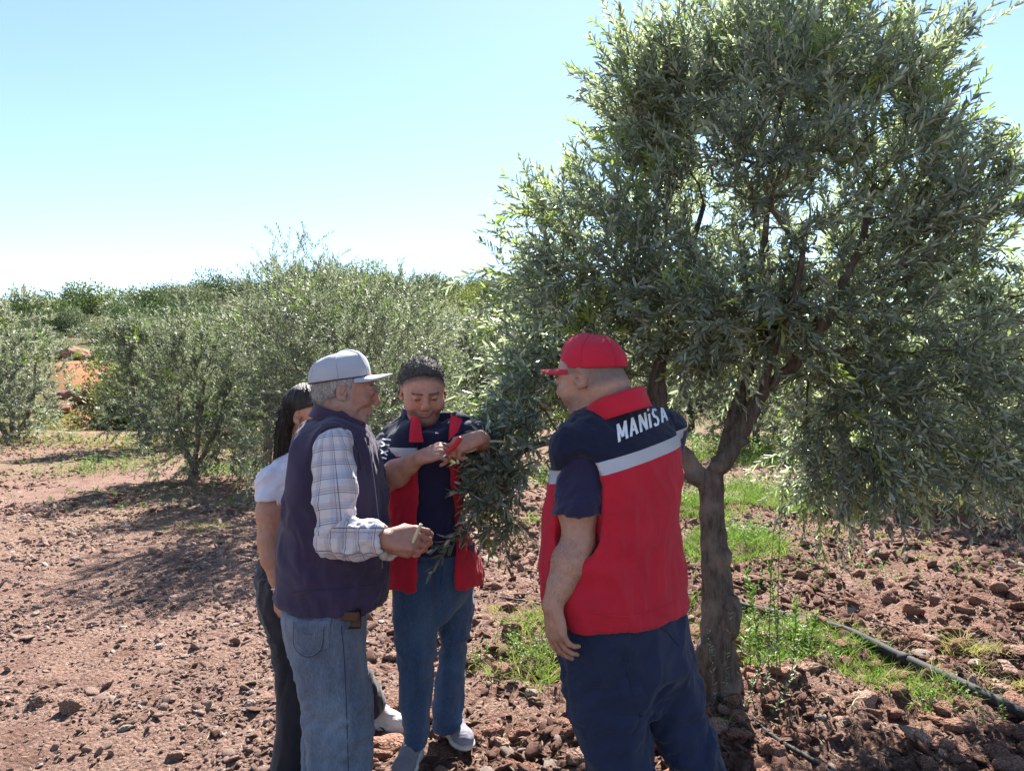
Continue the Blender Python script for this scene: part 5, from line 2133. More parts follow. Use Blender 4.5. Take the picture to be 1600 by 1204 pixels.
def make_red_cap():
    D0 = 2.45
    t = person('heavy man in a red cap and red and navy vest, seen from behind', (W(1000, 1300, D0)[0], D0))
    hc = W(921, 590, D0)
    M = frame((-.80, .52, -.26), roll=0.05)
    s = 1.10
    sh_l, el_l, wr_l = W(902, 712, 2.34), W(904, 846, 2.30), W(863, 945, 2.24)
    sh_r, el_r, wr_r = W(1048, 665, 2.62), W(1020, 800, 2.78), W(960, 850, 2.95)
    chest, pelvis = W(955, 720, D0), W(970, 985, D0)
    kn = [W(955, 1160, 2.42), W(1075, 1170, 2.52)]
    an = [W(970, 1318, 2.42), W(1120, 1318, 2.55)]
    g = Grid((W(830, 0, 2.2)[0] - .12, 2.1, 0.0), (W(1135, 0, 2.6)[0] + .05, 3.1, 1.82), .0048, [(.68, .92), (1.48, 1.82)], .016)
    head(g, hc, M, s, fat=1.0)
    g.op(ell(loc(hc, M, (0, -.062, -.045), s), np.array((.066, .050, .06)) * s, M), .03)     # thick nape
    g.op(rc(loc(hc, M, (0, -.045, -.05), s), loc(hc, M, (0, -.040, -.13), s), .068, .060), .03)
    core(g, hc, M, s, .070, chest, pelvis, kn, an)
    g.op(rc(chest + (0, 0, .03), sh_l, .05, .045), .04)
    g.op(rc(sh_l, sh_l * .4 + el_l * .6, .048, .060), .03)
    g.op(rc(sh_l * .4 + el_l * .6, el_l, .060, .049), .03)
    forearm(g, el_l, wr_l, .050, .032, .007)
    hand(g, wr_l, (.16, .0, -1.0), (.75, .55, .1), True, (.26, .30, .34, .40), 1.08, .3)
    g.op(rc(chest + (0, 0, .0), sh_r + (-.03, 0, -.04), .05, .04), .04)
    g.op(rc(sh_r + (-.03, 0, -.04), el_r, .045, .042), .03)
    forearm(g, el_r, wr_r, .045, .03)
    hand(g, wr_r, (-.9, .2, .1), (0, .3, -1), False, (.7, .7, .7, .7), 1.0)
    V, Q = g.mesh()
    V = relax(V, Q, 1, .4)
    hair = lambda x, y, z: sstep(-.048, -.02, z) * sstep(.045, .02, y) * (1 - sstep(.0, .03, y - .6 * (z - .02)) * (z < .02)) * (1 - np.exp(-((y + .01) ** 2 / .02 ** 2 + (z + .005) ** 2 / .034 ** 2)) * (np.abs(x) > .06))
    col = skin_color(V, hc, M, s, (.40, .215, .155), (.05, .04, .035), stubble=(.22, .15, .13), hair=(.17, .125, .105), hairfn=hair, seed=1)
    part('body', V, Q, M_skin, t, attrs={'col': col})
    rg = np.random.default_rng(3)
    N_ = vnormals(V, Q)
    ab = wr_l - el_l
    u_ = ((V - el_l) @ ab) / (ab @ ab)
    dd_ = np.linalg.norm(V - el_l - np.clip(u_, 0, 1)[:, None] * ab, axis=1)
    i = rg.choice(np.where((u_ > .0) & (u_ < .92) & (dd_ < .075))[0], 700)
    strands('arm_hair', V[i], N_[i] * .35 + nrm(ab) + rg.normal(size=(len(i), 3)) * .35, .009, M_hairW, t, .00022, .1, rg)
    # trousers
    TR = rows_px([(935, 882, 1070), (970, 879, 1073), (1010, 880, 1077), (1045, 888, 1080), (1078, 915, 1062), (1108, 965, 1030)], D0, .68, .6)
    g = Grid((W(860, 0, D0)[0] - .1, D0 - .35, -.02), (W(1160, 0, D0)[0] + .12, D0 + .4, .93), .0066, [], .012)
    g.op(zloft(TR, .6, 2.3))
    g.op(zloft(rows_px([(960, 879, 990, .15), (1010, 880, 1000, .15), (1060, 885, 1008, .14), (1095, 892, 1010, .125), (1125, 899, 1010, .122), (1160, 909, 1012, .118), (1204, 924, 1016, .112), (1260, 938, 1016, .105), (1322, 946, 1020, .10), (1344, 950, 1018, .10)], 2.42, .12), 0, 2.2), .03)
    g.op(zloft(rows_px([(960, 960, 1072, .14), (1010, 968, 1078, .14), (1060, 985, 1088, .13), (1095, 1000, 1096, .12), (1125, 1012, 1105, .118), (1160, 1030, 1116, .114), (1204, 1052, 1130, .11), (1260, 1072, 1145, .105), (1322, 1090, 1160, .10), (1344, 1092, 1160, .10)], 2.54, .12), 0, 2.2), .02)
    o, V, Q = garment('trousers', g, M_navytr, t, .012, (9, 9, 4.5), 5, .5, extra=lambda V, Q: wrinkle(V, Q, .007, (5, 5, 16), 8, -.2, sstep(.75, .55, V[:, 2]) * .6 + np.exp(-((V[:, 2] - .62) ** 2) / .01) * .8))
    tb_ = bvh(V, Q)
    Nn = nrm((.35, -1, 0))
    part('seam', *ribbon(tb_, [W(972, 968, 2.3), W(978, 1030, 2.3), W(992, 1090, 2.3), W(1002, 1118, 2.3)], Nn, .0016, .0015), M_stitch, o)
    part('seam', *ribbon(tb_, [W(1012, 968, 2.3), W(1040, 985, 2.3), W(1062, 1010, 2.3)], Nn, .0016, .0015), M_stitch, o)
    # vest
    VR = rows_px([(622, 925, 992), (640, 902, 1018), (660, 887, 1040), (678, 876, 1056), (700, 869, 1062), (725, 866, 1064), (760, 858, 1062), (800, 853, 1060), (850, 849, 1061), (900, 846, 1066), (940, 850, 1070), (972, 860, 1073)], D0, .74, .62)
    g = Grid((W(840, 0, D0)[0] - .1, D0 - .4, .78), (W(1085, 0, D0)[0] + .1, D0 + .4, 1.62), .0058, [(1.25, 1.62)], .010)
    g.op(zloft(VR, .62, 2.35))
    g.op(rc(W(930, 655, 2.42), W(898, 700, 2.34), .05, .078), .05)
    g.op(rc(W(985, 645, 2.50), W(1043, 668, 2.60), .05, .062), .05)
    g.op(rc(W(908, 742, 2.27), el_l + (-.01, -.03, .03), .066, .080), .010, 'sub')
    Zh = lambda X, Y: .842 + .0 * X
    g.cut(lambda X, Y, Z: (.852 + .03 * (X - .35)) - Z + 0 * Y)
    nk = loc(hc, M, (0, -.055, -.10), s)
    g.op(rc(nk + (0, 0, .2), nk + (0, 0, .035), .078, .062), .008, 'sub')
    band = lambda V: {'band': V[:, 2] - (1.352 + .26 * (V[:, 0] - .293))}

    def ex(V, Q):
        m = sstep(1.3, 1.0, V[:, 2])
        V = wrinkle(V, Q, .006, (4, 4, 11), 14, .35, m)
        return wrinkle(V, Q, .004, (3, 3, 24), 3, .12, np.exp(-((V[:, 2] - .9) ** 2) / .006))
    o, V, Q = garment('vest', g, M_rcvest, t, .007, (8, 8, 4), 2, -.5, mask=lambda V: 1 - .8 * sstep(1.30, 1.40, V[:, 2]) * sstep(.22, .30, V[:, 0]), attrs=band, extra=ex)
    tr = bvh(V, Q)
    Nb = nrm((.55, -1, 0))
    S_ = W(1040, 655, 2.40) - W(966, 688, 2.40)
    o3 = W(968, 690, 2.25)
    U_ = nrm(np.cross(nrm(np.cross(Nb, nrm(S_))), Nb)) if False else nrm(np.array((-.10, 0, 1.0)))
    letters('MANİSA', o3, S_, U_, tr, .056, M_letter, o, .46, .080, .0045, .17)
    # hem and armhole seams
    part('seam', *ribbon(tr, [W(880, 935, 2.3), W(930, 955, 2.25), W(980, 962, 2.25), W(1030, 950, 2.35), W(1066, 932, 2.45)], Nb, .0022, .0010), M_redcloth, o)
    # red stand collar
    Mc = frame((-.80, .45, -.30), roll=.05)
    collar('collar', nk + (.012, -.014, -.036), Mc, .094, .106, .070, M_redcloth, t, .12, .05, drop=.03, seed=2)
    # shirt sleeve
    g = Grid(np.minimum(sh_l, el_l) - .14, np.maximum(sh_l, el_l) + .14, .0048)
    g.op(rc(W(912, 708, 2.36), sh_l * .25 + el_l * .75 + (.003, 0, 0), .074, .086))
    ax = nrm(el_l - sh_l)
    zc = W(905, 803, 2.32)
    g.cut(lambda X, Y, Z: (X - zc[0]) * ax[0] + (Y - zc[1]) * ax[1] + (Z - zc[2]) * 1.0 * ax[2] + 0)
    g.op(rc(zc + ax * .06, zc - ax * .035, .078, .074), .002, 'sub')
    garment('sleeve', g, M_navyshirt, t, .006, (10, 10, 5), 7, .4)
    g = Grid(np.minimum(sh_r, el_r) - .13, np.maximum(sh_r, el_r) + .13, .006)
    g.op(rc(sh_r + (-.01, .0, -.01), sh_r * .3 + el_r * .7, .064, .066))
    garment('sleeve', g, M_navyshirt, t, .004, (10, 10, 5), 9, .4)
    Mcap = frame((-.82, .52, -.02), roll=0.02)
    cap(t, loc(hc, M, (0, .0, -.010), s), Mcap, 1.10, M_capred, brim_len=.070, tall=.044, seed=4, pw=.98)
    # olive coloured patch at the back of the cap
    for p, q, a in ((an[0], np.array((.03, -.1, 0)), 0), (an[1], np.array((.05, -.08, 0)), 1)):
        h_ = np.array((p[0] + .02, p[1] - .06, gz(p[0], p[1]) - .004))
        shoe(t, h_, h_ + np.array((-.16, .22, 0)), M_shoeb, False)
    return t


# ---------------------------------------------------------------- man in the middle, cutting a twig
def make_middle():
    D0 = 3.08
    t = person('man in an open red vest facing the camera, looking down at his hands', (W(675, 0, 3.15)[0], 3.15))
    hc = W(661, 612, D0)
    s = 1.10
    M = frame((.20, -.90, -.34), roll=-.03)
    sh_r, el_r, wr_r = W(607, 698, 3.10), W(603, 750, 2.93), W(655, 715, 2.82)
    sh_l, el_l, wr_l = W(710, 678, 3.10), W(752, 690, 3.06), W(749, 684, 2.84)
    chest, pelvis = W(664, 725, 3.14), W(675, 890, 3.16)
    kn = [W(648, 1015, 3.06), W(704, 1010, 3.22)]
    an = [W(648, 1150, 3.08), W(700, 1128, 3.30)]
    g = Grid((W(560, 0, 3.1)[0], 2.62, 0.0), (W(775, 0, 3.1)[0] + .03, 3.42, 1.74), .0044, [(1.24, 1.74)], .018)
    head(g, hc, M, s, fat=1.15)
    core(g, hc, M, s, .066, chest, pelvis, kn, an)
    for a_, b_ in ((sh_r, el_r), (sh_l, el_l)):
        g.op(rc(chest + (0, 0, .05), a_, .05, .05), .04)
        g.op(rc(a_, b_, .052, .044), .03)
    forearm(g, el_r, wr_r, .046, .029, .007)
    forearm(g, el_l, wr_l, .034, .027, .002)
    hand(g, wr_r, (.90, .05, .30), (.25, .62, -.72), False, (.50, .78, .86, .9), .98, .7)
    hand(g, wr_l, (-.90, -.10, -.30), (-.15, .55, -.80), True, (.72, .82, .88, .9), 1.02, .75)
    V, Q = g.mesh()
    V = relax(V, Q, 1, .3)
    tophair = lambda x, y, z: sstep(-.012, .02, z - .02 - .9 * np.maximum(y - .02, 0)) * .8
    col = skin_color(V, hc, M, s, (.43, .215, .150), (.03, .022, .02), stubble=(.15, .085, .072), stw=1.15, hair=(.06, .045, .04), hairfn=tophair, seed=3)
    part('body', V, Q, M_skin, t, attrs={'col': col})
    # hair
    g = Grid(hc - .16, hc + .18, .0034)
    g.op(ell(loc(hc, M, (0, -.016, .040), s), np.array((.0798, .0995, .0905)) * s, M))
    g.op(ell(loc(hc, M, (0, .030, .086), s), np.array((.052, .042, .034)) * s, M), .02)
    lx = lambda X, Y, Z, r: ((X - hc[0]) * M[r][0] + (Y - hc[1]) * M[r][1] + (Z - hc[2]) * M[r][2]) / s
    g.cut(lambda X, Y, Z: np.minimum((lx(X, Y, Z, 1) - .026) - 0 * Z, 1) * 1.0 - 1.15 * np.maximum(lx(X, Y, Z, 2) - .062, -.03) - .006)
    g.cut(lambda X, Y, Z: -(lx(X, Y, Z, 2) + .030 - .5 * np.minimum(0, lx(X, Y, Z, 1) + .01)) + .0 * X)
    V, Q = g.mesh()
    N_ = vnormals(V, Q)
    V = V + N_ * (.006 * (vnoise(V * 95) - .4))[:, None] + N_ * (.005 * (vnoise(V * 190 + 3) - .5))[:, None]
    ho = part('hair', V, Q, M_hairM, t)
    rg = np.random.default_rng(5)
    i = rg.choice(len(V), 2600)
    strands('hair_tufts', V[i], N_[i] + rg.normal(size=(len(i), 3)) * .5, .012, M_hairM, t, .0007, .1, rg)
    # jeans
    g = Grid((W(600, 0, D0)[0] - .05, 2.85, .0), (W(755, 0, D0)[0] + .05, 3.5, .95), .0066, [], .012)
    g.op(zloft(rows_px([(850, 610, 742), (880, 611, 743), (912, 617, 740), (940, 635, 722), (962, 668, 702)], 3.15, .125), 0, 2.4))
    g.op(zloft(rows_px([(875, 611, 682, .105), (915, 615, 686, .10), (950, 615, 686, .095), (990, 619, 682), (1020, 623, 680), (1050, 624, 676), (1100, 626, 673), (1135, 630, 671), (1156, 632, 669)], 3.07, .085), 0, 2.1), .02)
    g.op(zloft(rows_px([(875, 672, 743, .105), (915, 682, 741, .10), (950, 686, 739, .095), (990, 687, 732), (1020, 688, 729), (1050, 684, 727), (1090, 680, 724), (1115, 678, 722), (1132, 678, 722)], 3.24, .085), 0, 2.1), .015)
    o, V, Q = garment('jeans', g, M_jeansB, t, .0055, (8, 8, 7), 12, .3,
                      extra=lambda V, Q: wrinkle(V, Q, .010, (6, 6, 26), 4, .25, np.exp(-((V[:, 2] - .50) ** 2) / .006) + sstep(.25, .08, V[:, 2])))
    tj = bvh(V, Q)
    NN = np.array((0, -1.0, 0))
    part('fly_seam', *ribbon(tj, [W(690, 858, 2.9), W(691, 890, 2.9), W(688, 915, 2.9)], NN, .0016, .001), M_stitch, o)
    for a_, b_, c_ in (((618, 872), (634, 890), (642, 866)), ((742, 872), (728, 890), (716, 866))):
        part('pocket_seam', *ribbon(tj, [W(*a_, 2.9), W(*b_, 2.9), W(*c_, 2.9)], NN, .0014, .001), M_stitch, o)
    # navy shirt
    SR = rows_px([(672, 622, 706), (684, 608, 718), (700, 603, 722), (730, 604, 720), (770, 604, 720), (820, 606, 728), (862, 608, 740)], 3.14, .145)
    g = Grid((W(570, 0, D0)[0] - .05, 2.8, .85), (W(775, 0, D0)[0] + .05, 3.4, 1.56), .0056, [(1.35, 1.56)], .012)
    g.op(zloft(SR, 0, 2.3, -.006))
    nk = loc(hc, M, (0, -.035, -.085), s)
    g.op(rc(nk + (0, .0, -.01), chest + (0, 0, .08), .076, .11), .04)
    g.op(rc(nk + (0, 0, .12), nk + (0, -.004, .004), .072, .066), .006, 'sub')
    g.op(rc(sh_r, sh_r * .45 + el_r * .55, .066, .066), .03)
    # sleeve of the raised arm
    g.op(rc(sh_l, el_l + (.0, .02, .02), .066, .062), .03)
    _, Vsh, Qsh = garment('shirt', g, M_navyshirt, t, .0045, (9, 9, 5), 21, .3)
    collar('shirt_collar', nk + (.0, -.004, -.022), frame((.15, -1, -.22)), .078, .078, .034, M_navyshirt, t, .10, .06, drop=.012)
    # vest, open in front
    VR = rows_px([(655, 642, 690), (664, 625, 708), (676, 608, 722), (692, 597, 730), (712, 594, 730), (740, 596, 726), (780, 596, 722), (820, 596, 724), (860, 598, 742), (900, 595, 753), (914, 594, 756)], 3.14, .19)
    g = Grid((W(580, 0, D0)[0] - .05, 2.75, .74), (W(770, 0, D0)[0] + .05, 3.45, 1.54), .0052, [(1.3, 1.54)], .010)
    g.op(zloft(VR, 0, 2.3, .002))
    g.op(zloft(VR, 0, 2.3, -.020), 0, 'sub')
    g.op(rc(W(640, 662, 3.12), W(612, 682, 3.11), .042, .052), .04)
    g.op(rc(W(692, 660, 3.12), W(718, 664, 3.11), .042, .05), .04)
    g.cut(lambda X, Y, Z: .776 - Z + .0 * X + .0 * Y)
    g.op(rc(nk + (0, 0, .2), nk + (0, 0, -.03), .082, .078), .01, 'sub')
    # opening from neck to hem, in front only
    xl, xr = W(652, 0, 2.97)[0], W(702, 0, 2.97)[0]
    X1, X2 = W(655, 0, 2.97)[0], W(712, 0, 2.97)[0]

    def front(X, Y, Z):
        k = sstep(1.42, .9, Z).astype(np.float32)
        a = (X - (xl + (W(650, 0, 2.97)[0] - xl) * k))
        b = ((xr + (X2 - xr) * k) - X)
        return -np.minimum(np.minimum(a, b), 3.10 - Y + 0 * Z)
    g.F = np.maximum(g.F, -front(g.ax[0][:, None, None], g.ax[1][None, :, None], g.ax[2][None, None, :]))
    g.op(rc(sh_r + (0, 0, .0), el_r + (-.03, 0, 0), .062, .074), .008, 'sub')
    g.op(rc(sh_l + (.02, 0, 0), el_l + (.04, 0, .02), .060, .072), .008, 'sub')
    o, V, Q = garment('vest', g, M_mmvest, t, .006, (9, 9, 4), 33, .25, attrs=lambda V: {'band': V[:, 2] - 1.334})
    tv = bvh(V, Q)
    Vve, Qve = V, Q
    NN = nrm((-.25, -1, .1))
    # turned lapels
    for nm, pl in (('lapel', [(641, 648), (655, 655), (662, 690), (639, 690)]), ('lapel', [(703, 648), (722, 655), (716, 674), (701, 688)])):
        a_, b_, c_, d_ = [W(px, py, 2.93) for px, py in pl]

        def ol(u, v, a_=a_, b_=b_, c_=c_, d_=d_):
            p = (a_ * (1 - u) + b_ * u) * (1 - v) + (d_ * (1 - u) + c_ * u) * v
            return p[0] - a_[0], p[2] - a_[2]
        n_ = 9
        U_, V_ = np.meshgrid(np.linspace(0, 1, n_), np.linspace(0, 1, n_), indexing='ij')
        P_ = ((a_ * (1 - U_[..., None]) + b_ * U_[..., None]) * (1 - V_[..., None]) + (d_ * (1 - U_[..., None]) + c_ * U_[..., None]) * V_[..., None]).reshape(-1, 3)
        P_[:, 1] += -.022 + (.045 * (1 - V_) ** 1.5 + .012 - .014 * np.sin(U_ * math.pi) + .004 * np.sin(V_ * 9)).ravel()
        ii, jj = np.meshgrid(np.arange(n_ - 1), np.arange(n_ - 1), indexing='ij')
        q_ = (ii * n_ + jj).ravel()
        m_ = n_ * n_
        ring = np.array([k * n_ for k in range(n_)] + [(n_ - 1) * n_ + k for k in range(1, n_)] + [k * n_ + n_ - 1 for k in range(n_ - 2, -1, -1)] + [k for k in range(n_ - 2, 0, -1)])
        r2_ = np.roll(ring, -1)
        part(nm, np.concatenate([P_, P_ + (0, .006, 0)]), [np.concatenate([np.stack([q_, q_ + n_, q_ + n_ + 1, q_ + 1], -1), np.stack([m_ + q_, m_ + q_ + 1, m_ + q_ + n_ + 1, m_ + q_ + n_], -1), np.stack([ring, r2_, r2_ + m_, ring + m_], -1)])], M_redcloth, o)
    # sleeves with printed letters on the upper arm
    for nm, a_, b_, e0, sd in (('sleeve', sh_r, el_r, W(602, 722, 3.02), 41), ('sleeve', sh_l, el_l, W(750, 689, 3.05), 43)):
        ax = nrm(b_ - a_)
        g = Grid(np.minimum(a_, b_) - .11, np.maximum(a_, b_) + .11, .0045)
        g.op(rc(a_ - ax * .0 + (.01 if sd == 41 else -.01, .02, 0), b_, .066, .070))
        g.cut(lambda X, Y, Z: (X - e0[0]) * ax[0] + (Y - e0[1]) * ax[1] + (Z - e0[2]) * ax[2])
        g.op(rc(e0 + ax * .05, e0 - ax * .03, .062, .058), .002, 'sub')
        so_, Vs_, Qs_ = garment(nm, g, M_navyshirt, t, .006, (14, 14, 9), sd, .7)
        if sd == 41:
            VA, FA = join([(Vs_, [Qs_]), (Vsh, [Qsh]), (Vve, [Qve])])
            ts = bvh(VA, FA[0])
            letters('IXYI', W(604, 716, 2.98), nrm((.22, 0, .97)), nrm((-.98, 0, .20)), ts, .034, M_letter, so_, .7, .09, .003, .4)
    # shoes
    shoe(t, np.array((an[0][0] + .0, 3.12, gz(an[0][0], 3.05) + .012)), np.array((an[0][0] - .03, 2.86, gz(an[0][0], 2.9) + .02)), M_shoe)
    shoe(t, np.array((an[1][0] - .0, 3.33, gz(an[1][0], 3.3) + .02)), np.array((an[1][0] + .10, 3.10, gz(an[1][0], 3.1) + .03)), M_shoe)
    return t


# ---------------------------------------------------------------- old man in profile
def plaid_mat():
    def bld(nt, b, tc, mul):
        nt.links.remove(b.inputs['Base Color'].links[0])
        a = nt.nodes.new('ShaderNodeAttribute')
        a.attribute_name = 'cloth'
        sp = nt.nodes.new('ShaderNodeSeparateXYZ')
        nt.links.new(a.outputs['Vector'], sp.inputs[0])

        def line(sock, period, off, w):
            f = math_node(nt, 'FRACT', math_node(nt, 'ADD', math_node(nt, 'DIVIDE', sock, period), off + 10))
            return math_node(nt, 'LESS_THAN', math_node(nt, 'ABSOLUTE', math_node(nt, 'SUBTRACT', f, 0.5)), w)
        c = (0.56, 0.52, 0.54)
        for sock, pr in ((sp.outputs[0], .048), (sp.outputs[1], .036)):
            c = mixc(nt, math_node(nt, 'MULTIPLY', line(sock, pr, .25, .16), .30), c, (0.24, 0.24, 0.34))
            c = mixc(nt, math_node(nt, 'MULTIPLY', line(sock, pr, 0.0, .03), .75), c, (0.06, 0.06, 0.12))
            c = mixc(nt, math_node(nt, 'MULTIPLY', line(sock, pr, .16, .022), .5), c, (0.24, 0.14, 0.12))
        nt.links.new(c, b.inputs['Base Color'])
    return mat('plaid_cotton', (.5, .5, .5), 0.85, bump=.0005, bscale=900, spec=.2, sheen=.15, build=bld)


def make_old():
    D0 = 2.66
    t = person('old man in profile wearing a grey cap, plaid shirt and dark vest', (W(530, 0, 2.7)[0], 2.72))
    hc = W(541, 612, D0)
    s = 1.04
    M = frame((.96, .16, -.16), roll=0.0)
    sh_r, el_r, wr_r = W(519, 697, 2.48), W(524, 838, 2.40), W(603, 842, 2.36)
    sh_l, el_l, wr_l = W(540, 690, 2.86), W(545, 820, 2.86), W(612, 852, 2.60)
    chest, pelvis = W(528, 720, D0), W(512, 955, 2.70)
    kn = [W(528, 1110, 2.60), W(528, 1110, 2.82)]
    an = [W(532, 1262, 2.62), W(520, 1255, 2.86)]
    g = Grid((W(430, 0, 2.7)[0], 2.28, -.02), (W(690, 0, 2.5)[0], 3.0, 1.72), .0044, [(1.0, 1.14), (1.42, 1.72)], .018)
    head(g, hc, M, s, old=1.0)
    core(g, hc, M, s, .060, chest, pelvis, kn, an)
    for a_, b_ in ((sh_r, el_r), (sh_l, el_l)):
        g.op(rc(chest + (0, 0, .02), a_ + (0, 0, -.02), .045, .034), .03)
        g.op(rc(a_ + (0, 0, -.02), b_, .034, .034), .02)
    forearm(g, el_r, wr_r, .036, .029, .004)
    forearm(g, el_l, wr_l, .036, .027, .004)
    hand(g, wr_r, (.97, -.02, .02), (.05, .80, -.60), False, (.55, .66, .72, .78), 1.06, .7)
    hand(g, wr_l, (.9, -.3, -.1), (.0, -.4, .9), True, (.7, .75, .8, .8), 1.02, .5)
    V, Q = g.mesh()
    V = relax(V, Q, 1, .3)
    hr = lambda x, y, z: sstep(-.055, -.03, z + .1 * y) * sstep(.035, .01, y) * (1 - np.exp(-((y + .01) ** 2 / .022 ** 2 + (z + .005) ** 2 / .034 ** 2)) * (np.abs(x) > .06))
    col = skin_color(V, hc, M, s, (.35, .165, .118), (.25, .22, .20), stw=.55, stubble=(.36, .29, .27), hair=(.32, .30, .30), hairfn=hr, seed=5)
    # weathered hands
    part('body', V, Q, M_skin, t, attrs={'col': col})
    g = Grid(hc - .16, hc + .16, .0034)
    g.op(ell(loc(hc, M, (0, -.018, .030), s), np.array((.0815, .101, .092)) * s, M))
    lx = lambda X, Y, Z, r: ((X - hc[0]) * M[r][0] + (Y - hc[1]) * M[r][1] + (Z - hc[2]) * M[r][2]) / s
    g.op(ell(loc(hc, M, (0, -.08, -.03), s), np.array((.05, .03, .045)) * s, M), .03)
    g.cut(lambda X, Y, Z: np.maximum(lx(X, Y, Z, 1) - .018 + 1.4 * np.maximum(.015 - lx(X, Y, Z, 2), 0), lx(X, Y, Z, 2) - .055))
    g.cut(lambda X, Y, Z: -(lx(X, Y, Z, 2) + .062 + .35 * (np.minimum(lx(X, Y, Z, 1) + .04, .0))) + 0 * X)
    for q in (-1, 1):
        g.op(ell(loc(hc, M, (q * .085, -.010, -.008), s), np.array((.03, .024, .036)) * s, M), .008, 'sub')
    V, Q = g.mesh()
    N_ = vnormals(V, Q)
    V = V + N_ * (.006 * (vnoise(V * np.array((90, 90, 35))) - .5))[:, None]
    part('hair', V, Q, M_hairO, t)
    rg = np.random.default_rng(9)
    i = rg.choice(len(V), 1500)
    strands('hair_tufts', V[i], N_[i] * .35 + rg.normal(size=(len(i), 3)) * .2 + (-.25, 0, -.7), .012, M_hairO, t, .0006, .3, rg)
    Mc = frame((.955, .16, .03), roll=0.0)
    Mc = np.array([Mc[0], nrm(Mc[1] + Mc[2] * .11), nrm(Mc[2] - Mc[1] * .11)])
    cp = cap(t, loc(hc, M, (0, -.004, .002), s), Mc, 1.05, M_capgrey, brim_len=.074, tall=.034, dent=.010, seed=9, button=False)
    th = np.linspace(0, 2 * math.pi, 48)
    cb = loc(hc, M, (0, -.004, .002), s)
    rim = np.array([loc(cb, Mc, (math.sin(a) * .0855, -.012 + math.cos(a) * .107, .0405), 1.05) for a in th])
    part('cap_piping', *tube(rim, .0022, 5, caps=False), M_trim, cp)
    # jeans
    g = Grid((W(430, 0, D0)[0] - .03, 2.38, .0), (W(600, 0, D0)[0] + .05, 3.08, .93), .0066, [], .011)
    g.op(zloft(rows_px([(925, 447, 562, .17), (950, 447, 564, .175), (980, 450, 566, .175), (1010, 458, 566, .16), (1040, 470, 560, .12), (1070, 490, 548, .05)], 2.70, .17), 0, 2.3))
    g.op(zloft(rows_px([(950, 447, 563, .13), (980, 450, 565, .12), (1010, 455, 567, .11), (1040, 462, 569, .104), (1070, 469, 574, .098), (1100, 475, 578, .096), (1150, 480, 582, .094), (1204, 484, 580, .09), (1250, 488, 576, .085), (1290, 490, 574, .085)], 2.60, .1), 0, 2.2), .03)
    g.op(zloft(rows_px([(950, 447, 560, .13), (1010, 458, 562, .11), (1060, 470, 568, .10), (1100, 474, 572, .096), (1150, 472, 568, .09), (1204, 470, 560, .085), (1250, 472, 556, .08), (1268, 474, 554, .08)], 2.84, .1), 0, 2.2), .02)
    o, V, Q = garment('jeans', g, M_jeansA, t, .007, (8, 8, 4), 52, .25,
                      extra=lambda V, Q: wrinkle(V, Q, .006, (6, 6, 18), 6, -.3, sstep(.6, .3, V[:, 2]) * .8 + .3))
    tj = bvh(V, Q)
    NN = nrm((-.25, -1, 0))
    a_ = W(459, 952, 2.45)
    wpk, hpk = .112, .155

    def pk(u, v):
        w = wpk * (.5 + (u - .5) * (1.0 - .10 * v))
        bot = hpk * (1 - .16 * abs(2 * u - 1))
        return w, -v * bot
    part('back_pocket', *patch(tj, a_, np.array((.99, -.1, -.06)), np.array((.05, 0, 1.0)), NN, pk, .003, .003, 14), M_jeansA, o)

    def pp(u, v):
        w, h = pk(u, v)
        return a_ + np.array((.99, -.1, -.06)) * w + np.array((.05, 0, 1.0)) * h
    for off_, mm_ in ((.0, M_stitch), (.07, M_stitchl)):
     for nm, pts in (('stitching', [pp(.03, .04), pp(.03, .5), pp(.05, .93), pp(.5, .98), pp(.95, .93), pp(.97, .5), pp(.97, .04)]), ('stitching', [pp(.02, .03), pp(.5, .03), pp(.98, .03)]), ('stitching', [pp(.05, .42), pp(.5, .50), pp(.95, .42)])):
        cen = pp(.5, .5)
        part(nm, *ribbon(tj, [cen + (p - cen) * (1 - off_) for p in pts], NN, .0008, .0055, 4), mm_, o)
    for dx in (0,):
        part('side_seam', *ribbon(tj, [W(533 + dx, 975, 2.45), W(538 + dx, 1030, 2.45), W(541 + dx, 1100, 2.45), W(543 + dx, 1160, 2.45), W(545 + dx, 1230, 2.45)], NN, .0013, .0012, 8), M_stitch, o)
    # belt pouch
    g = Grid(W(520, 975, 2.56) - .05, W(565, 925, 2.50) + .06, .004)
    pc = W(546, 966, 2.505)
    g.op(box(pc, (.040, .014, .034), frame((.1, 1, 0)), .008))
    V, Q = g.mesh()
    po = part('belt_pouch', V, Q, M_leather, t)
    ORG[po.name] = ORG[t.name]
    g = Grid(pc - .06, pc + .06, .003)
    g.op(box(pc + (.0, -.008, .012), (.036, .011, .016), frame((.1, 1, 0)), .005))
    V, Q = g.mesh()
    part('flap', V, Q, M_leather, po)
    # plaid shirt sleeves
    for a_, b_, c_, sd in ((sh_r, el_r, wr_r, 61), (sh_l, el_l, wr_l, 67)):
        g = Grid(np.minimum(np.minimum(a_, b_), c_) - .13, np.maximum(np.maximum(a_, b_), c_) + .12, .0045)
        m1 = a_ * .5 + b_ * .5 + np.array((.004, -.01, 0))
        g.op(rc(a_ + (0, .02, .0), m1, .064, .064))
        g.op(rc(m1, b_, .064, .054), .02)
        g.op(rc(b_, b_ * .5 + c_ * .5 + (0, 0, -.008), .054, .052), .025)
        g.op(rc(b_ * .5 + c_ * .5 + (0, 0, -.008), c_ * 1.0, .052, .045), .02)
        ax = nrm(c_ - b_)
        e0 = c_ - ax * .004
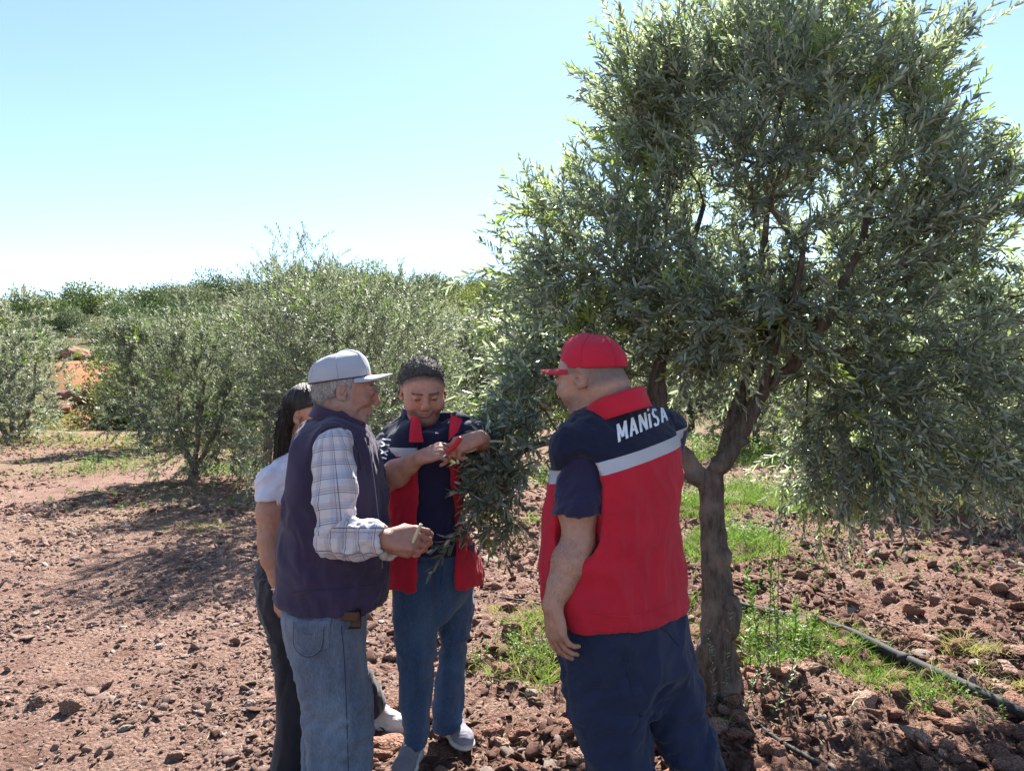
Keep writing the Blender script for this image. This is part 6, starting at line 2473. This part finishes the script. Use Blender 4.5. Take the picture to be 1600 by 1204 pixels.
        g.cut(lambda X, Y, Z: np.where((X - b_[0]) * ax[0] + (Y - b_[1]) * ax[1] + (Z - b_[2]) * ax[2] > 0.05, (X - e0[0]) * ax[0] + (Y - e0[1]) * ax[1] + (Z - e0[2]) * ax[2] * .4, -.05))
        g.op(rc(e0 + ax * .04, e0 - ax * .03, .041, .036), .002, 'sub')

        def cl(V, a_=a_, b_=b_, c_=c_):
            ab, bc = b_ - a_, c_ - b_
            ta = ((V - a_) @ ab) / (ab @ ab)
            tb2 = ((V - b_) @ bc) / (bc @ bc)
            up = (ta < 1) & ~((tb2 > 0) & (np.linalg.norm(V - b_ - np.clip(tb2, 0, 1)[:, None] * bc, axis=1) < np.linalg.norm(V - a_ - np.clip(ta, 0, 1)[:, None] * ab, axis=1)))
            u = np.where(up, ta * np.linalg.norm(ab), np.linalg.norm(ab) + tb2 * np.linalg.norm(bc))
            n1, n2 = nrm(ab), nrm(bc)
            side = np.array((0, -1.0, 0))
            v1 = (V - a_) @ nrm(np.cross(side, n1))
            v2 = (V - b_) @ nrm(np.cross(side, n2))
            v = np.where(up, v1, v2)
            d1 = (V - a_) @ side
            v = np.arctan2(v, np.abs(d1) + .02) * .075
            return {'cloth': np.stack([u, v, 0 * u], -1)}
        o, V, Q = garment('shirt_sleeve', g, M_plaid, t, .010, (11, 11, 9), sd, .5, attrs=cl,
                          extra=lambda V, Q, b_=b_: wrinkles_arm(V, Q, b_ + (.05, -.03, .02), .10, .014, 4))
    # vest
    VR = rows_px([(640, 506, 556, .07), (650, 498, 562, .075), (662, 484, 570, .12), (676, 470, 578, .17), (695, 461, 586, .20), (725, 455, 593, .215), (760, 450, 598, .22), (800, 446, 601, .22), (850, 443, 605, .215), (900, 441, 607, .21), (945, 441, 604, .205)], 2.68, .2)
    g = Grid((W(425, 0, D0)[0] - .04, 2.34, .76), (W(620, 0, D0)[0] + .05, 3.0, 1.56), .006, [(1.25, 1.56)], .010)
    g.op(zloft(VR, 0, 2.25))
    g.op(rc(W(528, 668, 2.62), W(520, 690, 2.52), .06, .062), .05)
    g.cut(lambda X, Y, Z: (.822 - .05 * (X + .6)) - Z + 0 * Y)
    nk = loc(hc, M, (0, -.030, -.10), s)
    g.op(rc(nk + (.01, 0, .2), nk + (0, 0, .01), .066, .060), .01, 'sub')
    g.op(rc(sh_r + (.0, -.015, .0), sh_r * .5 + el_r * .5 + (.0, -.03, 0), .062, .067), .008, 'sub')
    g.op(rc(sh_r * .5 + el_r * .5 + (.0, -.03, 0), el_r + (.0, -.03, 0), .067, .060), .008, 'sub')

    def ex(V, Q):
        V = wrinkle(V, Q, .007, (5, 5, 14), 24, .5, sstep(1.35, 1.0, V[:, 2]))
        return wrinkle(V, Q, .006, (4, 4, 26), 31, .3, np.exp(-((V[:, 2] - .85) ** 2) / .003))
    o, V, Q = garment('vest', g, M_oldvest, t, .008, (9, 9, 4), 71, -.25, extra=ex)
    tv = bvh(V, Q)
    part('piping', *ribbon(tv, [W(488, 720, 2.3), W(490, 688, 2.3), W(505, 668, 2.3), W(525, 664, 2.35), W(545, 674, 2.35), W(560, 700, 2.35), W(568, 740, 2.3)], nrm((0, -1, .35)), .003, .002), M_oldvest, o)
    part('seam', *ribbon(tv, [W(575, 690, 2.3), W(583, 740, 2.3), W(590, 800, 2.3), W(596, 850, 2.3), W(598, 900, 2.3)], nrm((.5, -1, 0)), .0016, .0015), M_stitchl, o)
    part('seam', *ribbon(tv, [W(450, 925, 2.3), W(480, 922, 2.3), W(520, 920, 2.3), W(560, 916, 2.3), W(596, 912, 2.3)], nrm((0, -1, 0)), .0015, .0015), M_stitch, o)
    collar('collar', nk + (.012, .002, -.018), np.array([M[0], nrm((.93, .15, -.30)), nrm((.30, .0, .95))]), .083, .090, .048, M_oldvest, t, .35, .10, drop=.01, seed=3)
    for p in an:
        h_ = np.array((p[0] - .06, p[1], gz(p[0], p[1])))
        shoe(t, h_, h_ + np.array((.27, -.02, 0)), M_leather, False)
    return t


# ---------------------------------------------------------------- young woman behind the old man
def make_woman():
    D0 = 3.04
    t = person('young woman with long dark hair and white shirt behind the old man', (W(510, 0, 3.15)[0], 3.15))
    hc = W(484, 650, D0)
    s = .98
    M = frame((.93, -.26, -.30), roll=.0)
    sh_r, el_r, wr_r = W(424, 752, 2.96), W(419, 845, 2.92), W(437, 925, 2.90)
    sh_l, el_l, wr_l = W(470, 750, 3.24), W(480, 840, 3.28), W(520, 850, 3.2)
    chest, pelvis = W(458, 770, 3.08), W(462, 905, 3.12)
    kn = [W(458, 1050, 3.04), W(540, 1035, 3.33)]
    an = [W(452, 1180, 3.04), W(588, 1118, 3.40)]
    g = Grid((W(375, 0, 3.1)[0], 2.78, -.02), (W(640, 0, 3.3)[0], 3.5, 1.62), .0048, [(.58, .80), (1.32, 1.62)], .012)
    head(g, hc, M, s, fem=1.0)
    core(g, hc, M, s, .048, chest, pelvis, kn, an)
    for a_, b_ in ((sh_r, el_r), (sh_l, el_l)):
        g.op(rc(chest + (0, 0, .03), a_ + (0, .01, -.01), .040, .034), .03)
        g.op(rc(a_ + (0, .01, -.01), a_ * .5 + b_ * .5, .036, .050), .03)
        g.op(rc(a_ * .5 + b_ * .5, b_, .050, .040), .03)
    forearm(g, el_r, wr_r, .040, .022, .003)
    forearm(g, el_l, wr_l, .036, .022, .003)
    hand(g, wr_r, (.10, .05, -1.0), (.55, .80, 0), False, (.25, .3, .35, .4), .92, .3)
    hand(g, wr_l, (.9, -.2, .1), (0, .4, -.9), True, (.5, .5, .5, .5), .9, .3)
    V, Q = g.mesh()
    V = relax(V, Q, 1, .3)
    hr = lambda x, y, z: sstep(.055, .07, z - .3 * (y - .06)) * 1.0
    col = skin_color(V, hc, M, s, (.42, .215, .145), (.03, .02, .018), hair=(.02, .014, .012), hairfn=hr, lips=(.40, .15, .13), seed=7)
    part('body', V, Q, M_skin, t, attrs={'col': col})
    # hair
    g = Grid((W(415, 0, 3.1)[0], 2.84, 1.22), (W(520, 0, 3.1)[0] + .02, 3.3, 1.63), .0038)
    g.op(ell(loc(hc, M, (0, -.018, .040), s), np.array((.088, .106, .094)) * s, M))
    g.op(ell(loc(hc, M, (0, .045, .075), s), np.array((.060, .052, .040)) * s, M), .02)
    g.op(zloft(rows_px([(640, 441, 490, .088), (665, 436, 472, .09), (690, 433, 466, .088), (712, 432, 470, .085), (728, 436, 476, .07), (738, 443, 472, .05)], 3.08, .085), 0, 2.2), .03)
    lx = lambda X, Y, Z, r: ((X - hc[0]) * M[r][0] + (Y - hc[1]) * M[r][1] + (Z - hc[2]) * M[r][2]) / s
    g.cut(lambda X, Y, Z: np.minimum(lx(X, Y, Z, 1) - (-.002 + 1.6 * np.maximum(lx(X, Y, Z, 2) - .034, 0)), lx(X, Y, Z, 1) * 0 + 1))
    g.op(ell(loc(hc, M, (.088, .002, -.008), s), np.array((.024, .026, .034)) * s, M), .010, 'sub')
    V, Q = g.mesh()
    V = relax(V, Q, 1)
    N_ = vnormals(V, Q)
    ang = np.arctan2(V[:, 1] - hc[1], V[:, 0] - hc[0] + .02)
    rid = np.stack([ang * 16 + V[:, 2] * 2, V[:, 2] * 7, 0 * ang], -1)
    V = V + N_ * (.005 * (vnoise(rid) - .5) + .0025 * (vnoise(rid * np.array((3.1, 1.5, 1)) + 5) - .5))[:, None]
    part('hair', V, Q, M_hairW, t)
    rg = np.random.default_rng(19)
    lv = (V - hc) @ M.T
    i = rg.choice(np.where((lv[:, 1] < -.03) & (lv[:, 2] < .06))[0], 1800)
    tang = np.array((0, 0, -1.0)) - N_[i] * (-N_[i][:, 2:3])
    strands('loose_hair', V[i] + N_[i] * .001, nrm(tang) + N_[i] * .05 + rg.normal(size=(len(i), 3)) * .05, .05, M_hairW, t, .0007, .05, rg)
    # shirt
    SR = rows_px([(708, 452, 492, .10), (722, 436, 502, .15), (742, 428, 510, .165), (775, 432, 516, .165), (820, 437, 518, .155), (860, 438, 520, .155), (892, 438, 522, .16)], 3.09, .16)
    g = Grid((W(385, 0, 3)[0] - .03, 2.82, .80), (W(540, 0, 3.1)[0] + .03, 3.45, 1.40), .0056)
    g.op(zloft(SR, 0, 2.2))
    ax = nrm(el_r - sh_r)
    g.op(rc(W(450, 728, 3.02), sh_r + (.0, .01, .005), .040, .056), .05)
    g.op(rc(sh_r + (0, .01, .0), sh_r * .72 + el_r * .28, .058, .060), .03)
    e0 = sh_r * .72 + el_r * .28 + ax * .01
    g.cut(lambda X, Y, Z: np.where(X < W(439, 0, 2.96)[0], (X - e0[0]) * ax[0] * 1.6 + (Y - e0[1]) * ax[1] + (Z - e0[2]) * ax[2], -.05))
    g.op(rc(e0 + ax * .05, e0 - ax * .02, .053, .050), .002, 'sub')
    garment('shirt', g, M_white, t, .006, (10, 10, 6), 81, .4)
    # trousers
    g = Grid((W(395, 0, 3)[0] - .03, 2.84, .02), (W(615, 0, 3.4)[0] + .04, 3.62, .92), .007, [], .012)
    g.op(zloft(rows_px([(866, 412, 518, .15), (890, 408, 522, .155), (925, 408, 526, .16), (955, 414, 530, .14), (985, 440, 520, .08)], 3.12, .155), 0, 2.3))
    g.op(zloft(rows_px([(900, 408, 490, .12), (940, 410, 490, .11), (980, 418, 490, .10), (1020, 427, 488, .095), (1060, 431, 488, .09), (1100, 432, 488, .088), (1150, 431, 487, .086), (1196, 426, 488, .09)], 3.04, .09), 0, 2.1), .03)
    g.op(rc(W(500, 950, 3.18), W(540, 1035, 3.33), .095, .082), .03)
    g.op(rc(W(540, 1035, 3.33), W(578, 1098, 3.38), .082, .072), .02)
    g.cut(lambda X, Y, Z: np.where(Y > 3.22, W(0, 1117, 3.38)[2] - Z, -.05) + 0 * X)
    g.cut(lambda X, Y, Z: np.where(Y <= 3.22, W(0, 1194, 3.04)[2] - Z, -.05) + 0 * X)
    o, V, Q = garment('trousers', g, M_black, t, .007, (9, 9, 4), 91, .2)
    # bracelet
    th = np.linspace(0, 2 * math.pi, 24)
    bc = wr_r * .9 + el_r * .1
    fa = nrm(wr_r - el_r)
    A1 = nrm(np.cross(fa, (0, 1, 0)))
    B1 = np.cross(fa, A1)
    part('bracelet', *tube(np.array([bc + A1 * math.cos(a) * .027 + B1 * math.sin(a) * .027 for a in th]), .0022, 5, caps=False), M_letter, t)
    # eye
    h_ = np.array((an[0][0] - .05, 3.03, gz(an[0][0], 3.03)))
    shoe(t, h_, h_ + np.array((.24, -.03, 0)), M_shoeb, False, .9)
    h_ = np.array((an[1][0] - .05, 3.42, gz(an[1][0] + .1, 3.4) + .005))
    shoe(t, h_, h_ + np.array((.225, -.08, 0)), M_shoew, True, .9)
    return t


M_plaid = plaid_mat()
make_red_cap()
make_middle()
make_old()
make_woman()

# ================================================================ hoses, knife, twigs
M_pipe = mat('black_pipe', (0.035, 0.034, 0.036), 0.75, var=0.25, vscale=12, spec=0.2, bump=.0006, bscale=90)
M_hose = mat('brown_black_hose', (0.05, 0.035, 0.03), 0.6, var=0.3, vscale=12)
M_red = mat('red_plastic', (0.50, 0.03, 0.03), 0.4, var=0.1)
M_steel = mat('steel_blade', (0.55, 0.55, 0.56), 0.25, var=0.05, spec=0.6)
M_steel.node_tree.nodes['Principled BSDF'].inputs['Metallic'].default_value = 0.9
M_wood = mat('cut_wood', (0.50, 0.42, 0.27), 0.7, var=0.15, vscale=60)


def hose(name, px_pts, r, m, label, lift=0.0, n=10, sides=12):
    base = [gp(*p) for p in px_pts]
    sp = smoothpath([(x, y, 0) for x, y in base], n)
    h = np.array([gz(p[0], p[1]) for p in sp])
    k = np.ones(15) / 15
    hs = np.convolve(np.pad(h, 7, mode='edge'), k, 'valid')
    sp[:, 2] = np.maximum(hs, h - r * 1.6) + r * 1.25 + lift
    sp[:, 2] = np.convolve(np.pad(sp[:, 2], 4, mode='edge'), np.ones(9) / 9, 'valid')
    o3 = sp[len(sp) // 2]
    t = thing(name, tuple(o3), label, 'pipe')
    part('pipe_run', *tube(sp, r, sides), m, t)
    return t, sp


t, sp = hose('irrigation_pipe', [(1100, 935), (1150, 952), (1200, 966), (1260, 986), (1330, 1008), (1400, 1040), (1470, 1076), (1540, 1112), (1600, 1140), (1700, 1196)], .027, M_pipe,
             'thick black irrigation pipe running from the trunk to the right edge')
for k in (24, 52):
    a_ = sp[k]
    d_ = nrm(sp[k + 1] - a_)
    part('pipe_joint', *tube([a_ - d_ * .03, a_ - d_ * .028, a_ + d_ * .028, a_ + d_ * .03], [.028, .032, .032, .028], 12), M_pipe, t)
hose('drip_line', [(735, 938), (770, 941), (805, 947), (845, 952), (900, 955), (1000, 950), (1090, 938)], .0075, M_hose, 'thin brown drip line crossing the soil between the blue jeans and the red vest', sides=8)
hose('drip_line', [(1290, 808), (1370, 822), (1440, 838), (1520, 856), (1610, 874)], .010, M_hose, 'thin dark drip line in the shaded soil at the right, beyond the thick pipe', sides=8)
hose('drip_line', [(1120, 1105), (1160, 1128), (1210, 1165), (1260, 1200), (1310, 1240)], .011, M_pipe, 'dark hose lying in the shade at the foot of the big trunk', sides=8)

# grafting knife in the left hand of the middle man
ka, kb = W(700, 707, 2.79), W(718, 686, 2.77)
kt = thing('grafting_knife', tuple((ka + kb) / 2), 'small red handled knife held against the twig by the man in the middle', 'knife')
kd = nrm(kb - ka)
g = Grid(np.minimum(ka, kb) - .03, np.maximum(ka, kb) + .03, .0022)
g.op(rc(ka, kb, .0085, .0105))
g.op(rc(ka * .5 + kb * .5 + (.003, 0, -.004), kb, .0085, .009), .005)
V, Q = g.mesh()
part('handle', V, Q, M_red, kt)
bt = ka - kd * .055 + np.array((-.006, 0, 0))
sd_ = nrm(np.cross(kd, (0, 1, 0)))
bv = np.array([ka + sd_ * .007, ka - sd_ * .006, bt + sd_ * .003, ka + sd_ * .007 + (0, .0016, 0), ka - sd_ * .006 + (0, .0016, 0), bt + sd_ * .003 + (0, .0016, 0)])
part('blade', bv, [np.array([[0, 1, 2], [5, 4, 3]]), np.array([[0, 3, 4, 1], [1, 4, 5, 2], [2, 5, 3, 0]])], M_steel, kt, smooth=False)
# twig being cut
ta, tb3 = W(690, 711, 2.83), W(738, 704, 2.88)
tt_ = thing('olive_twig', tuple(ta), 'peeled olive twig held between both hands of the man in the middle', 'twig')
sp = smoothpath([ta, ta * .5 + tb3 * .5 + (0, 0, .004), tb3, W(762, 690, 2.95), W(790, 690, 3.02)], 5)
part('wood', *tube(sp, np.linspace(.0042, .0055, len(sp)), 7), M_wood, tt_)
# what the old man holds
ta, tb3 = W(650, 836, 2.34), W(658, 818, 2.36)
tt_ = thing('cut_twig', tuple(ta), 'short pale piece of cut twig sticking out of the fist of the old man', 'twig')
part('wood', *tube(smoothpath([W(645, 848, 2.33), ta, tb3], 4), .0052, 8), M_wood, tt_)
# sticks on the soil
for px, py, L_, a_, lb in ((1490, 1072, .28, .35, 'dry crooked stick on the soil at the right edge'), (1560, 1085, .22, 1.3, 'short bent dry stick beside the right end of the pipe'),
                           (1330, 1130, .3, .9, 'thin dry stalk fallen in the shade below the thick pipe'), (790, 905, .25, 2.7, 'thin dry twig on the soil right of the blue jeans'),
                           (1240, 845, .35, .3, 'dry twig among the weeds right of the trunk')):
    x, y = gp(px, py)
    rg = np.random.default_rng(int(px))
    q = [np.array((x + L_ * k / 5 * math.cos(a_), y + L_ * k / 5 * math.sin(a_), 0)) + rg.normal(size=3) * .012 for k in range(6)]
    for p in q:
        p[2] = gz(p[0], p[1]) + .014 + abs(rg.normal()) * .008
    o = link('dry_stick', mesh_np('dry_stick', *tube(smoothpath(q, 4), np.linspace(.004, .0018, 21), 6)), M_wood, None, None, label=lb, cat='stick')
